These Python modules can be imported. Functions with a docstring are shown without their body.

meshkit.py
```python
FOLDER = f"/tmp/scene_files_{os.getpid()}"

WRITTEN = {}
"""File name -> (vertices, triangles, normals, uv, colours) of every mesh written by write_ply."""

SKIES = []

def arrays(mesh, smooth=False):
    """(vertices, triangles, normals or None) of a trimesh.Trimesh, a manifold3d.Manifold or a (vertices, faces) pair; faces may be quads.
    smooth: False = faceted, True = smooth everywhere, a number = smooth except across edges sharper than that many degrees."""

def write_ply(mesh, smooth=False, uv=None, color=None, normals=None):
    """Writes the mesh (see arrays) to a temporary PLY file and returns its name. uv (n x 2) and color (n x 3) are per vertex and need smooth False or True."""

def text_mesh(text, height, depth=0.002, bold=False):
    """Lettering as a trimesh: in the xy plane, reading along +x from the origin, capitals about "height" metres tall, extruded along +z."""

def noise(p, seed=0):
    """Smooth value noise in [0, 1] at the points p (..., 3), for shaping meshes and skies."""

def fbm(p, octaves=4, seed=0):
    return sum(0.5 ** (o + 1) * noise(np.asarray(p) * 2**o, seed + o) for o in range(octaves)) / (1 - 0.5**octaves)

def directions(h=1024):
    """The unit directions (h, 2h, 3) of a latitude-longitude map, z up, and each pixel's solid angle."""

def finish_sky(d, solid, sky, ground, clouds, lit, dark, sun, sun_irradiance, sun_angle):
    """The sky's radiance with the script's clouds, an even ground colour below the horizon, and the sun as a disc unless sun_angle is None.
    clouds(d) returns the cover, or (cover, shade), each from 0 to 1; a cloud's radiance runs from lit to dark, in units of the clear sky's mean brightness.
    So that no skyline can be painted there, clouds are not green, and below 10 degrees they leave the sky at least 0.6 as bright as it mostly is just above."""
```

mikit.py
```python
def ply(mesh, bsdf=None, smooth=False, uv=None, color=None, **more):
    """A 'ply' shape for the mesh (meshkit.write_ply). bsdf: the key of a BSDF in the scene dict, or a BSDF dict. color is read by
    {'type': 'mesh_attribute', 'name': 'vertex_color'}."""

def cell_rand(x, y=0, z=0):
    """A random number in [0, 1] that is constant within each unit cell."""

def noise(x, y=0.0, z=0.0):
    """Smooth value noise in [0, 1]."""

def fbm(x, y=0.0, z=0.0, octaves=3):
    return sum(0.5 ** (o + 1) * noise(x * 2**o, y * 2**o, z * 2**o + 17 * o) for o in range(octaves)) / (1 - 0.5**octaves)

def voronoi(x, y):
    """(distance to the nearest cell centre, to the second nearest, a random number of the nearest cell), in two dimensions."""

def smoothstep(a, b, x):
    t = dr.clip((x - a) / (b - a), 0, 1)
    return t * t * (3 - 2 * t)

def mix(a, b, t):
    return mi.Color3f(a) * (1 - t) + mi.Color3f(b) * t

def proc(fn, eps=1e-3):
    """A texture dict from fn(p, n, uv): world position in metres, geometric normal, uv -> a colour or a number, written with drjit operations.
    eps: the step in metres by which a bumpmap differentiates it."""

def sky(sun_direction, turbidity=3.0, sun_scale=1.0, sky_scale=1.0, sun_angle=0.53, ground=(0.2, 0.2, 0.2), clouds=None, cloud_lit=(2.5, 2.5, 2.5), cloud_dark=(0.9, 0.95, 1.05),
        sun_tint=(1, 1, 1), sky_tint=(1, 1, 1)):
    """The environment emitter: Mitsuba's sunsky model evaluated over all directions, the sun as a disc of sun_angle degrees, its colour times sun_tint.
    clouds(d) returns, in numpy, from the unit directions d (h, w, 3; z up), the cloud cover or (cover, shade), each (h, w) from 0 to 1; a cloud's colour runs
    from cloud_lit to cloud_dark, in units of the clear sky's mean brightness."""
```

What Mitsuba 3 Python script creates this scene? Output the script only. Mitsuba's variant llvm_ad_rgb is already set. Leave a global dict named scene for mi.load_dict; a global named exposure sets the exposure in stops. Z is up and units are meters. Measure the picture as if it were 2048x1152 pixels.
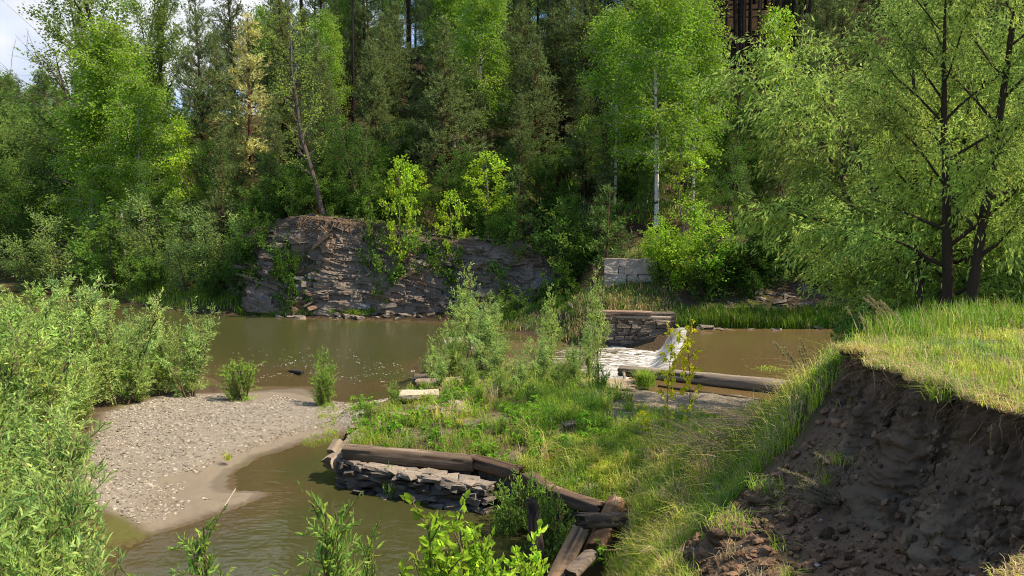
import math, numpy as np, trimesh, mitsuba as mi, drjit as dr, mikit, meshkit, shapely, shapely.affinity
from scipy.interpolate import RBFInterpolator
from mikit import proc, smoothstep as tss
T = mi.ScalarTransform4f

# ------------------------------------------------------------------ camera, sky, exposure
CAM_H, F, PITCH = 6.0, 1518.0, math.radians(5.5)          # eye 6 m above the lower pool; focal length for a 2048 wide frame
scene = {
    'camera': {'type': 'perspective', 'fov': math.degrees(2 * math.atan(1024 / F)), 'fov_axis': 'x', 'near_clip': 0.05, 'far_clip': 3000.0,
               'to_world': T().look_at(origin=[0, 0, CAM_H], target=[0, math.cos(PITCH), CAM_H - math.sin(PITCH)], up=[0, 0, 1])},
}
def clouds(d):
    q = d / np.maximum(d[..., 2:3] + 0.25, 0.05)
    n = meshkit.fbm(np.stack([q[..., 0] * 1.6 + 3.1, q[..., 1] * 1.6, q[..., 2] * 0 + 2], -1), 5, 3)
    cover = np.clip((n - 0.46) * 5, 0, 1)
    shade = np.clip((meshkit.fbm(q * 2.3 + 7, 4, 9) - 0.45) * 2.2, 0, 0.8)
    return cover * 0.97, shade
scene['sky'] = mikit.sky([0.56, -0.12, 0.82], turbidity=3, clouds=clouds, cloud_lit=(2.3, 2.32, 2.4), cloud_dark=(1.3, 1.35, 1.5), sun_tint=(1.0, 0.98, 0.94))
exposure = 2.4
labels = {}

# ------------------------------------------------------------------ helpers
def at(u, v, z):
    """The point at height z seen at the photograph's pixel (u, v): used to survey the place from the picture."""
    a, b = (u - 1024) / F, (576 - v) / F
    dy, dz = math.cos(PITCH) + b * math.sin(PITCH), b * math.cos(PITCH) - math.sin(PITCH)
    t = (z - CAM_H) / dz
    return np.array([a * t, dy * t, z])
def at_y(u, v, y):
    a, b = (u - 1024) / F, (576 - v) / F
    dy, dz = math.cos(PITCH) + b * math.sin(PITCH), b * math.cos(PITCH) - math.sin(PITCH)
    t = y / dy
    return np.array([a * t, y, CAM_H + dz * t])
def fbm2(x, y, s=1.0, o=4, seed=0):
    return meshkit.fbm(np.stack([np.asarray(x) * s, np.asarray(y) * s, np.zeros_like(x) + 0.5], -1), o, seed)
def ss(a, b, x):
    t = np.clip((x - a) / (b - a), 0, 1)
    return t * t * (3 - 2 * t)
def unit(v):
    return v / (np.linalg.norm(v, axis=-1, keepdims=True) + 1e-9)
def name_of(base):
    if base not in scene and base not in labels:
        return base
    k = 1
    while f'{base}_{k:03d}' in scene or f'{base}_{k:03d}' in labels:
        k += 1
    return f'{base}_{k:03d}'
def tag(key, label, cat=None, group=None, kind=None):
    d = {'label': label} if label else {}
    if cat: d['category'] = cat
    if group: d['group'] = group
    if kind: d['kind'] = kind
    labels[key] = d
def tube(p, r, n=5, cap=True):
    p = np.asarray(p, float); r = np.broadcast_to(r, (len(p),))
    t = unit(np.gradient(p, axis=0))
    a = unit(np.cross(t, np.where(np.abs(t[:, 2:]) < 0.9, [0, 0, 1.0], [1.0, 0, 0])))
    b = np.cross(t, a)
    g = np.arange(n) * 2 * np.pi / n
    v = (p[:, None] + r[:, None, None] * (np.cos(g)[None, :, None] * a[:, None] + np.sin(g)[None, :, None] * b[:, None])).reshape(-1, 3)
    i, j = np.meshgrid(np.arange(len(p) - 1), np.arange(n), indexing='ij')
    q = np.stack([i * n + j, i * n + (j + 1) % n, (i + 1) * n + (j + 1) % n, (i + 1) * n + j], -1).reshape(-1, 4)
    f = np.vstack([q[:, [0, 1, 2]], q[:, [0, 2, 3]]])
    if cap:
        v = np.vstack([v, p[:1], p[-1:]])
        k = np.arange(n); e = (len(p) - 1) * n
        f = np.vstack([f, np.stack([(k + 1) % n, k, k * 0 + len(v) - 2], 1), np.stack([e + k, e + (k + 1) % n, k * 0 + len(v) - 1], 1)])
    return v, f
class Acc:
    """Collects pieces of ONE mesh, with a colour per vertex."""
    def __init__(self): self.v, self.f, self.c, self.n = [], [], [], 0
    def add(self, v, f, c=(0.5, 0.5, 0.5)):
        v = np.asarray(v, float)
        self.v.append(v); self.f.append(np.asarray(f, int) + self.n); self.c.append(np.broadcast_to(np.asarray(c, float), (len(v), 3))); self.n += len(v)
    def get(self):
        return np.vstack(self.v), np.vstack(self.f), np.clip(np.vstack(self.c), 0.004, 0.95)
    def ply(self, bsdf, smooth=False, **k):
        v, f, c = self.get()
        return mikit.ply((v, f), bsdf, smooth=smooth, color=c, **k)

# ------------------------------------------------------------------ materials
VC = {'type': 'mesh_attribute', 'name': 'vertex_color'}
def bump(inner, fn, scale, eps=2e-3):
    return {'type': 'twosided', 'b': {'type': 'bumpmap', 'tex': proc(fn, eps), 'scale': scale, 'inner': inner}}
scene['leaf_material'] = {'type': 'principledthin', 'base_color': VC, 'roughness': 0.45, 'diff_trans': 1.0, 'spec_trans': 0.0, 'eta': 1.35}
scene['needle_material'] = {'type': 'principledthin', 'base_color': VC, 'roughness': 0.55, 'diff_trans': 0.6, 'spec_trans': 0.0, 'eta': 1.3}
scene['bark_material'] = {'type': 'twosided', 'b': {'type': 'diffuse', 'reflectance': VC}}
def birch_col(p, n, uv):
    band = mikit.noise(p.x * 3 + p.y * 2, p.y * 3, p.z * 9)
    big = mikit.noise(p.x, p.y, p.z * 1.3 + 5)
    k = tss(0.66, 0.74, band * 0.75 + big * 0.3)
    return mikit.mix((0.62, 0.60, 0.55), (0.05, 0.045, 0.04), k)
scene['birch_bark_material'] = {'type': 'twosided', 'b': {'type': 'diffuse', 'reflectance': proc(birch_col)}}
def ground_bump(p, n, uv):
    return mikit.fbm(p.x * 14, p.y * 14, p.z * 14, octaves=4)
scene['ground_material'] = bump({'type': 'diffuse', 'reflectance': VC}, ground_bump, 0.05, 4e-3)
def rock_bump(p, n, uv):
    return mikit.fbm(p.x * 6, p.y * 6, p.z * 14, octaves=4)
scene['rock_material'] = bump({'type': 'principled', 'base_color': VC, 'roughness': 0.75, 'specular': 0.4}, rock_bump, 0.06, 6e-3)
def wood_bump(p, n, uv):
    return mikit.fbm(uv.x * 3, uv.y * 26, 0.3, octaves=3)
scene['wood_material'] = bump({'type': 'principled', 'base_color': VC, 'roughness': 0.85, 'specular': 0.3}, wood_bump, 0.012, 4e-3)
scene['soft_material'] = {'type': 'twosided', 'b': {'type': 'diffuse', 'reflectance': VC}}
def ripple(p, n, uv):
    return mikit.fbm(p.x * 1.7 + 3, p.y * 3.2, 0.1, octaves=3) + 0.25 * mikit.noise(p.x * 9, p.y * 14)
WATER = {'type': 'principled', 'base_color': VC, 'roughness': 0.09, 'eta': 1.33}
scene['water_material'] = {'type': 'bumpmap', 'tex': proc(ripple, 8e-3), 'scale': 0.013, 'inner': WATER}
def fall_mask(p, n, uv):
    s = mikit.fbm(uv.x * 75, uv.y * 2.6, 0.7, octaves=3)
    return dr.clip(tss(0.36, 0.62, s) * 0.62 + 0.22 + 0.35 * tss(0.35, 0.95, uv.y), 0, 1)
def foam_mask(p, n, uv):
    s = mikit.fbm(p.x * 1.4 + p.y * 0.3, p.y * 9, 0.2, octaves=4)
    t = mikit.fbm(p.x * 7, p.y * 11, 3.2, octaves=2)
    return dr.clip(tss(uv.x, uv.x + 0.22, 0.62 * s + 0.38 * t), 0, 1)
def foam_col(p, n, uv):
    s = mikit.fbm(p.x * 2.5 + p.z * 3, p.y * 16, p.z * 5, octaves=3)
    return mikit.mix((.20, .205, .19), (.60, .62, .63), tss(.3, .66, s))
FOAM = {'type': 'diffuse', 'reflectance': proc(foam_col)}
scene['fall_material'] = {'type': 'twosided', 'b': {'type': 'blendbsdf', 'weight': proc(fall_mask), 'a': WATER, 'c': FOAM}}
scene['foam_water_material'] = {'type': 'blendbsdf', 'weight': proc(foam_mask), 'a': {'type': 'bumpmap', 'tex': proc(ripple, 8e-3), 'scale': 0.05, 'inner': WATER}, 'c': FOAM}
scene['foam_material'] = {'type': 'twosided', 'b': FOAM}

# ------------------------------------------------------------------ ground
LOW, HIGH = 0.0, 0.9                                        # water levels below and above the weir
EDGE = np.array([(-30, 0.2), (-8, 1.0), (-3, 1.9), (0, 2.4), (1.5, 2.95), (2.2, 3.2), (2.75, 3.52), (3.6, 4.1), (4.15, 5.2), (4.25, 6.1), (4.1, 6.6), (4.2, 7.0), (4.0, 7.35), (4.15, 7.8),
                 (3.95, 8.15), (4.2, 8.6), (3.95, 8.95), (4.0, 9.35), (4.35, 9.8), (5.2, 10.6), (7, 11.3), (11, 12.0), (20, 13), (60, 16)])
TERRACE = shapely.Polygon(np.vstack([EDGE, [(60, -40), (-30, -40)]]))
TERRACE_IN = TERRACE.buffer(-.25).buffer(.15)
WALL = np.array([(-3.8, 16.7), (-1.9, 16.25), (-0.79, 15.85), (0.16, 15.05), (0.72, 14.05), (1.56, 13.05), (2.0, 12.6)])
SHORE = np.array([at(u, v, 0)[:2] for u, v in [(690, 868), (600, 890), (520, 915), (470, 945), (478, 980), (548, 986), (440, 1030), (310, 1070), (240, 1100), (150, 1160), (60, 1300)]])
NEAR_SHORE = np.array([(-4, 7.3), (-2, 7.6), (0.3, 8.3), (0.9, 9.6), (1.3, 11.0), (1.7, 11.9)])
POOL = shapely.Polygon(np.vstack([WALL, NEAR_SHORE[::-1], SHORE[::-1]]))
POOL_SLOPES = shapely.MultiLineString([SHORE, NEAR_SHORE])
CRIB = np.array([(-3.8, 16.7), (-3.55, 20), (-3.4, 24.2), (-2.9, 31.6), (-2.0, 31.7), (1.2, 28.4), (2.4, 26.6), (3.3, 25.0)])
def pts():
    c = []
    def g(*rows): c.extend(at(*r) for r in rows)
    def w(*rows): c.extend(np.array(r, float) for r in rows)
    # gravel bar
    g((440, 784, 0), (530, 771, 0), (620, 773, 0), (700, 777, 0), (760, 769, 0), (300, 900, .28), (400, 850, .42), (550, 820, .42), (650, 820, .3), (720, 830, .4), (230, 960, .22), (280, 1010, .15), (380, 900, .36), (500, 870, .25))
    g((690, 868, .02), (600, 890, 0), (520, 915, 0), (470, 945, 0), (478, 980, 0), (548, 986, 0), (440, 1030, 0), (310, 1070, 0), (250, 900, .45), (400, 1000, .13), (480, 990, .07), (340, 1045, .08), (420, 1022, .07), (500, 986, .05), (290, 1045, .16), (230, 1060, .2), (380, 800, .3), (780, 800, .4), (760, 850, .75), (250, 800, .5), (330, 770, .25))
    g((600, 700, -.6), (450, 690, -.5), (800, 690, -.9), (560, 748, -.12), (450, 750, -.1), (400, 735, -.12), (650, 752, -.2), (760, 745, -.3), (700, 650, -.7), (500, 650, -.6), (350, 640, -.35), (1000, 665, -.6))
    # far bank waterline and shelf at the foot of the cliff
    g((1150, 655, -.05), (1000, 650, 0), (900, 648, 0), (750, 640, 0), (600, 636, 0), (480, 629, 0), (380, 622, 0), (300, 615, 0), (200, 602, 0), (140, 590, 0))
    w((-16, 46.5, .7), (-10, 45.3, .7), (-4, 44, .7), (1, 42.5, .6), (-22, 51, .9), (-28, 57, 1.2), (-34, 64, 1.5))
    # left thicket and the river beyond it
    w((-3, 4, 2.8), (-4.5, 5.5, 1.6), (-6, 8, .9), (-7, 11, .7), (-9, 15, .7), (-11, 20, .7), (-12, 25, .4), (-16, 25, .5), (-20, 32, .2), (-14, 29, 0.1), (-26, 45, .0), (-20, 47, -.3), (-14, 38, -.3), (-28, 53, -.3), (-22, 42, -.2), (-38, 60, -.3), (-50, 72, -.4), (-33, 46, .5), (-30, 35, .8), (-45, 58, .9), (-15, 10, 1.2), (-25, 20, 1.2), (-60, 40, 3), (-60, 70, 2))
    # slope under the photographer
    w((-6, 3, 3.2), (0, 3.6, 3.0), (0, 5, 2.0), (-3, 6, 1.3), (1.2, 5, 2.3), (0, 7, .7), (1.2, 8, 1.2), (0.4, 8.4, .2), (.9, 9.6, .2), (1.3, 11, .2))
    # scar of the slipped bank
    w((3.8, 7.2, 3.2), (3.4, 7.0, 2.8), (3.0, 7.2, 2.66), (2.4, 7.2, 2.5), (3.75, 6.2, 3.1), (3.2, 6.0, 2.7), (3.75, 8.0, 3.3), (3.25, 8.0, 2.78), (2.6, 8.0, 2.55), (2.3, 8.6, 2.35), (3.7, 8.8, 3.45), (3.1, 8.8, 2.75), (3.6, 5.2, 3.0), (3.0, 5, 2.7), (2.0, 7.4, 2.2), (2.3, 6.2, 2.45), (2.3, 4.6, 2.7), (1.8, 6.3, 2.0), (2.0, 9.2, 1.6))
    # grassy spur that runs down from the end of the terrace, and the platform behind the crib wall
    w((3.9, 9.4, 4.1), (3.7, 9.3, 3.6), (4.1, 10.7, 3.55), (3.95, 12.4, 2.65), (3.7, 14.4, 1.75), (3.55, 9.9, 3.1), (3.3, 10.5, 2.45), (3.0, 12, 1.75), (2.7, 11, 1.6), (3.05, 10.0, 2.15), (2.2, 11.9, 1.25), (2.4, 12.9, 1.25), (2.05, 10.3, 1.2), (1.75, 11.2, .75), (4.8, 12.2, 2.6), (4.9, 14.5, 1.6), (6, 14, 1.2), (8, 14, .95), (5.2, 17, 1.15))
    w((-3.7, 16.9, .8), (-1.8, 16.5, .82), (-.7, 16.1, .82), (.3, 15.3, .82), (.9, 14.3, .85), (1.7, 13.3, .88), (2.2, 12.8, .95))
    g((1200, 950, 1.1), (1100, 910, 1.0), (1000, 880, .95), (850, 870, .88), (760, 872, .84), (950, 840, 1.0), (1100, 840, 1.15), (1250, 850, 1.15), (1350, 830, 1.05), (1250, 785, 1.0), (1400, 805, 1.0), (1500, 798, .98), (1150, 770, 1.05), (1000, 770, 1.05), (900, 790, .95), (850, 800, .8))
    w((-3.1, 18, .9), (-3.2, 20, .8), (-3.0, 22, .75), (-2.8, 26, .75), (-2.6, 30, .75), (0, 28, .8), (2, 25.5, .9), (1, 22, 1.05), (-1, 24, 1.0), (-1, 19, 1.1))
    w((0, 33, -.5), (3, 31, -.5), (4.5, 28, -.5), (3.9, 25.9, -.4), (5, 33, -.5), (2, 36, -.4), (-1, 37, -.5), (4.6, 34.2, -.3), (5.6, 30.5, -.3), (2.5, 29, -.5), (5.9, 33, -.3), (-3, 35, -.6), (-4.2, 28, -.5), (-4.6, 32, -.6), (-4.4, 25, -.3))
    # bed above the weir
    w((4.6, 22.6, .78), (6, 22.3, .76), (7, 22.0, .78), (4.2, 23.6, .8), (6, 25, .45), (8, 24, .4), (9, 27, .2), (8, 31, .2), (12, 22, .4), (12, 30, .1), (20, 25, 0), (20, 31, .1), (35, 30, 0), (10, 18, .5), (18, 17.5, .6), (35, 20, .5), (8, 33.4, .85), (10, 34, .9), (13, 34, .9), (16, 34, .9), (20, 34.2, .9), (40, 35, .9), (20, 15, 2.0), (12, 13.5, 2.4), (7.5, 12.5, 2.9), (40, 17, 3))
    # right far bank
    w((7, 35, 1.3), (7.9, 34.6, .85), (10, 35.5, 1.8), (14, 35.5, 2.0), (20, 35.7, 2.0), (4.5, 35.6, 1.9), (3.0, 37, 1.8), (10, 38, 3.0), (16, 38, 3.1), (6, 39, 3.9), (3, 41, 3.5), (40, 38, 3.5), (10, 44, 6), (20, 44, 7), (5, 45, 6), (40, 45, 7.5))
    # hill behind
    for x in range(-14, 70, 7):
        w((x, 50, 7.0), (x, 56, 10), (x, 64, 15), (x, 80, 24 + .15 * max(x, 0)), (x, 110, 28 + .35 * max(x, 0)), (x, 170, 30 + .4 * max(x, 0)))
    w((-19, 52, 5), (-22, 60, 6), (-22, 75, 14), (-24, 95, 24), (-28, 130, 32), (-34, 80, 6), (-42, 95, 8), (-50, 120, 14), (-60, 100, 6), (-75, 100, 5), (-80, 140, 14), (-110, 165, 24), (-70, 170, 28), (-150, 170, 26), (-150, 100, 8), (-200, 200, 30), (-110, 240, 28), (0, 300, 34), (150, 250, 60), (90, 50, 12), (150, 80, 30))
    c = np.array(c)
    _, i = np.unique(np.round(c[:, :2], 1), axis=0, return_index=True)
    return c[i]
CTRL = pts()
RBF = RBFInterpolator(CTRL[:, :2], CTRL[:, 2], kernel='linear', smoothing=0.01)
CLIFF_X = np.array([-24, -17.5, -16, -13.5, -11, -8.5, -6, -3.5, -1.5, 0.6, 2.2, 3.8])
CLIFF_Y = np.array([54.0, 48.5, 46.6, 46.0, 45.2, 45.5, 44.6, 44.7, 43.9, 43.7, 43.4, 42.6])
CLIFF_Z = np.array([1.8, 3.6, 5.0, 5.85, 5.8, 5.5, 5.0, 4.6, 4.5, 4.3, 3.2, 1.6])
def height(x, y, fine=True):
    x, y = np.broadcast_arrays(np.asarray(x, float), np.asarray(y, float))
    shp, x, y = x.shape, x.ravel(), y.ravel()
    z = np.concatenate([RBF(np.stack([a, b], 1)) for a, b in zip(np.array_split(x, max(1, len(x) // 40000)), np.array_split(y, max(1, len(x) // 40000)))])
    # cliff: a step in the ground, the rock mesh stands in front of it
    cy, cz = np.interp(x, CLIFF_X, CLIFF_Y), np.interp(x, CLIFF_X, CLIFF_Z)
    on = ss(-24, -17.5, x) * (1 - ss(2.6, 4.4, x))
    k = y - cy
    top = cz + 0.42 * np.maximum(k - 1.6, 0) + 0.15 * fbm2(x, y, 0.7)
    z = np.where((on > 0) & (k > -3), z * (1 - on) + on * np.where(k < 0.5, np.minimum(z, 0.7), np.minimum(top, np.maximum(z, cz))), z)
    z = z + (fbm2(x, y, 0.9, 4, 2) - 0.5) * np.where(z > LOW + 0.5, 0.22, 0.03)
    P = shapely.points(x, y)
    near = (np.abs(x) < 40) & (y < 22)
    pool = np.zeros(len(x), bool); pool[near] = shapely.contains(POOL, P[near])
    if pool.any():
        dd = shapely.distance(POOL_SLOPES, P[pool])
        z[pool] = -0.03 - 0.85 * ss(0, 3.0, dd) + 0.04 * (fbm2(x[pool], y[pool], 2) - .5)
    terr = np.zeros(len(x), bool); terr[near] = shapely.contains(TERRACE_IN, P[near])
    tz = 4.4 + 0.16 * (fbm2(x, y, 0.8, 4, 5) - 0.5) + 0.02 * np.maximum(x - 4, 0)
    z[terr] = tz[terr]
    return z.reshape(shp)
def axis(*parts):
    return np.unique(np.concatenate([np.arange(a, b, s) for a, b, s in parts] + [[parts[-1][1]]]))
gx = axis((-400, -100, 25), (-100, -40, 4), (-40, -18, 1), (-18, -8, 0.2), (-8, -5, 0.1), (-5, 5.2, 0.06), (5.2, 9, 0.12), (9, 18, 0.3), (18, 40, 1), (40, 100, 4), (100, 401, 25))
gy = axis((-60, -4, 4), (-4, 3, 0.4), (3, 17.5, 0.06), (17.5, 26, 0.1), (26, 38, 0.2), (38, 50, 0.25), (50, 70, 0.8), (70, 130, 3), (130, 601, 20))
GX, GY = np.meshgrid(gx, gy, indexing='ij')
GZ = height(GX, GY)
def ground_z(x, y):
    z = _gz(np.stack([np.asarray(x, float), np.asarray(y, float)], -1))
    return float(z[0]) if np.ndim(x) == 0 else z
from scipy.interpolate import RegularGridInterpolator
_gz = RegularGridInterpolator((gx, gy), GZ, bounds_error=False, fill_value=None)

SOIL, SAND, GRAVEL, MUD = np.array([.118, .086, .060]), np.array([.195, .172, .138]), np.array([.22, .203, .175]), np.array([.09, .070, .042])
TURF, LITTER, STRAW = np.array([.095, .098, .035]), np.array([.05, .038, .026]), np.array([.24, .19, .11])
slip = shapely.Polygon([(1.6, 4), (3.4, 4.3), (4.2, 5.1), (4.35, 6.2), (4.2, 9.1), (3.6, 8.95), (3.1, 9.3), (2.6, 9.6), (2.1, 9.4), (1.5, 8), (1.3, 6)])
bar = shapely.Polygon(np.vstack([[at(u, v, .2)[:2] for u, v in [(215, 860), (330, 800), (450, 775), (620, 765), (770, 765), (790, 800), (720, 850), (700, 868)]], SHORE[:8], [at(u, v, .2)[:2] for u, v in [(160, 1020), (180, 930)]]]))
sandy = shapely.Polygon([at(u, v, .95)[:2] for u, v in [(1200, 765), (1300, 770), (1560, 790), (1560, 815), (1420, 825), (1330, 845), (1230, 865), (1215, 820), (1240, 800)]])
bare = shapely.unary_union([shapely.affinity.scale(shapely.Point(*at(u, v, z)[:2]).buffer(1), rx, ry) for u, v, z, rx, ry in [(850, 868, .85, .75, .32), (890, 818, .95, .7, .5), (1240, 838, 1.1, .5, .8), (1130, 872, 1.0, .35, .5), (760, 850, .8, .5, .4), (985, 845, .95, .5, .35), (1190, 885, 1.05, .3, .3), (1020, 905, .95, .4, .25)]])
def region(poly, x, y, soft):
    P = shapely.points(x, y)
    d = np.where(shapely.contains(poly, P), shapely.distance(poly.boundary, P), -shapely.distance(poly.boundary, P))
    return ss(-soft, soft, d + soft * 1.4 * (fbm2(x, y, 1.3, 4, 8) - 0.5))
def ground_colour(x, y, z):
    n1, n2 = fbm2(x, y, 0.6, 5, 11), fbm2(x, y, 5.0, 4, 12)
    c = LITTER * 1.6 + (TURF - LITTER * 1.6) * ss(0.42, 0.62, n1)[:, None]
    c = np.where(((y > 42) & (x > -21))[:, None], LITTER * (0.55 + 0.8 * n2[:, None]), c)
    near = (y < 32) & (np.abs(x) < 18)
    if near.any():
        xn, yn = x[near], y[near]
        cn = c[near]
        def put(poly, col, soft, cn):
            k = region(poly, xn, yn, soft)[:, None]
            return cn * (1 - k) + col * k
        gr = GRAVEL * (0.8 + 0.4 * n2[near][:, None])
        flat = ss(0.13, 0.22, z[near])[:, None]
        gr = SAND * (0.88 + 0.28 * n2[near][:, None]) * (1 - flat) + gr * flat
        cn = put(bar, gr, 0.25, cn)
        cn = put(bare, np.array([.155, .125, .095]) * (0.6 + 0.7 * n2[near][:, None]), 0.18, cn)
        cn = put(sandy, SAND * (0.85 + 0.35 * n2[near][:, None]), 0.2, cn)
        cn = put(slip, SOIL * (0.7 + 0.9 * n2[near][:, None]), 0.12, cn)
        c = c.copy(); c[near] = cn
    terr = (z > 4.2) & (y < 14) & (x > 3)
    c[terr] = (TURF * 1.1 + (STRAW * .7 - TURF * 1.1) * ss(0.5, 0.75, fbm2(x[terr], y[terr], 3, 4, 3))[:, None])
    wet = (z < 0.02) & (y < 70)
    c[wet] = MUD * (0.8 + .5 * n2[wet][:, None])
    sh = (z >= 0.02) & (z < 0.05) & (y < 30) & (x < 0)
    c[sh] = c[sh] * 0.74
    return c
nx, ny = len(gx), len(gy)
i, j = np.meshgrid(np.arange(nx - 1), np.arange(ny - 1), indexing='ij')
a = (i * ny + j).ravel()
GF = np.vstack([np.stack([a, a + ny, a + ny + 1], 1), np.stack([a, a + ny + 1, a + 1], 1)])
GV = np.stack([GX.ravel(), GY.ravel(), GZ.ravel()], 1)
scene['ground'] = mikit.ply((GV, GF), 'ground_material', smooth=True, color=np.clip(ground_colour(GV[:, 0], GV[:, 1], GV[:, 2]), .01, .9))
tag('ground', 'valley floor of gravel bar, grassy banks and wooded hillside', kind='structure')

# ------------------------------------------------------------------ water
def sheet(xs, ys, zf, poly=None):
    X, Y = np.meshgrid(xs, ys, indexing='ij')
    n = len(ys)
    i, j = np.meshgrid(np.arange(len(xs) - 1), np.arange(n - 1), indexing='ij')
    a = (i * n + j).ravel()
    f = np.vstack([np.stack([a, a + n, a + n + 1], 1), np.stack([a, a + n + 1, a + 1], 1)])
    v = np.stack([X.ravel(), Y.ravel(), zf(X, Y).ravel()], 1)
    if poly is not None:
        keep = shapely.contains(poly, shapely.points(v[:, 0], v[:, 1]))
        f = f[keep[f].all(1)]
    return v, f
OLIVE, BROWN = np.array([.043, .046, .017]), np.array([.075, .058, .027])
def water_colour(v, deep, shallow):
    d = v[:, 2] - ground_z(v[:, 0], v[:, 1])
    k = ss(0.0, 0.42, d)[:, None]
    return np.clip(shallow * (1 - k) + deep * k, .01, .9)
v, f = sheet(axis((-70, -20, 1), (-20, 9, 0.2)), axis((5, 36, 0.2), (36, 76, 0.5)), lambda X, Y: X * 0 + LOW)
scene['river'] = mikit.ply((v, f), 'water_material', smooth=True, color=water_colour(v, OLIVE, BROWN * .8))
tag('river', 'murky olive brown river with still side pool below the weir', kind='structure')
CREST = np.array([(4.85, 23.7), (5.02, 24.5), (5.45, 26.0), (6.11, 27.9), (6.58, 29.5), (7.24, 31.8), (7.67, 33.9), (7.8, 34.6)])
up_poly = shapely.Polygon(np.vstack([[(3.3, 21.6), (3.6, 23.6)], CREST, [(9, 37), (60, 37), (60, 12), (9, 12), (4, 18)]]))
v, f = sheet(axis((3.2, 20, 0.12), (20, 60, 1)), axis((12, 37, 0.12)), lambda X, Y: X * 0 + HIGH, up_poly)
scene['upper_pool'] = mikit.ply((v, f), 'water_material', smooth=True, color=water_colour(v, np.array([.080, .060, .027]), np.array([.105, .072, .030])))
tag('upper_pool', 'calm brown pool held back above the weir', kind='structure')
# the fall: water sliding over the crest and down to the lower river
s = np.linspace(0, 1, 160)
seg = np.r_[0, np.cumsum(np.linalg.norm(np.diff(CREST, axis=0), axis=1))]
cx, cy = np.interp(s * seg[-1], seg, CREST[:, 0]), np.interp(s * seg[-1], seg, CREST[:, 1])
tt = np.linspace(0, 1, 26)
S, TT = np.meshgrid(s, tt, indexing='ij')
run = 1.25 + 0.3 * fbm2(S * 7, TT * 0, 1, 3, 4)
scal = .10 * np.abs(np.sin(S * 17 + 2 * fbm2(S * 6, S * 0, 1, 2, 9)))
FX = cx[:, None] + 0.22 - scal - run * TT
FY = cy[:, None] + 0.02 * TT + 0.0 * S
FZ = HIGH + 0.012 - (HIGH - 0.02) * ss(0.10, 1.0, TT) ** 1.15 + 0.10 * (fbm2(S * 70, TT * 3, 1, 3, 6) - .5) * ss(.15, .4, TT)
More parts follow.
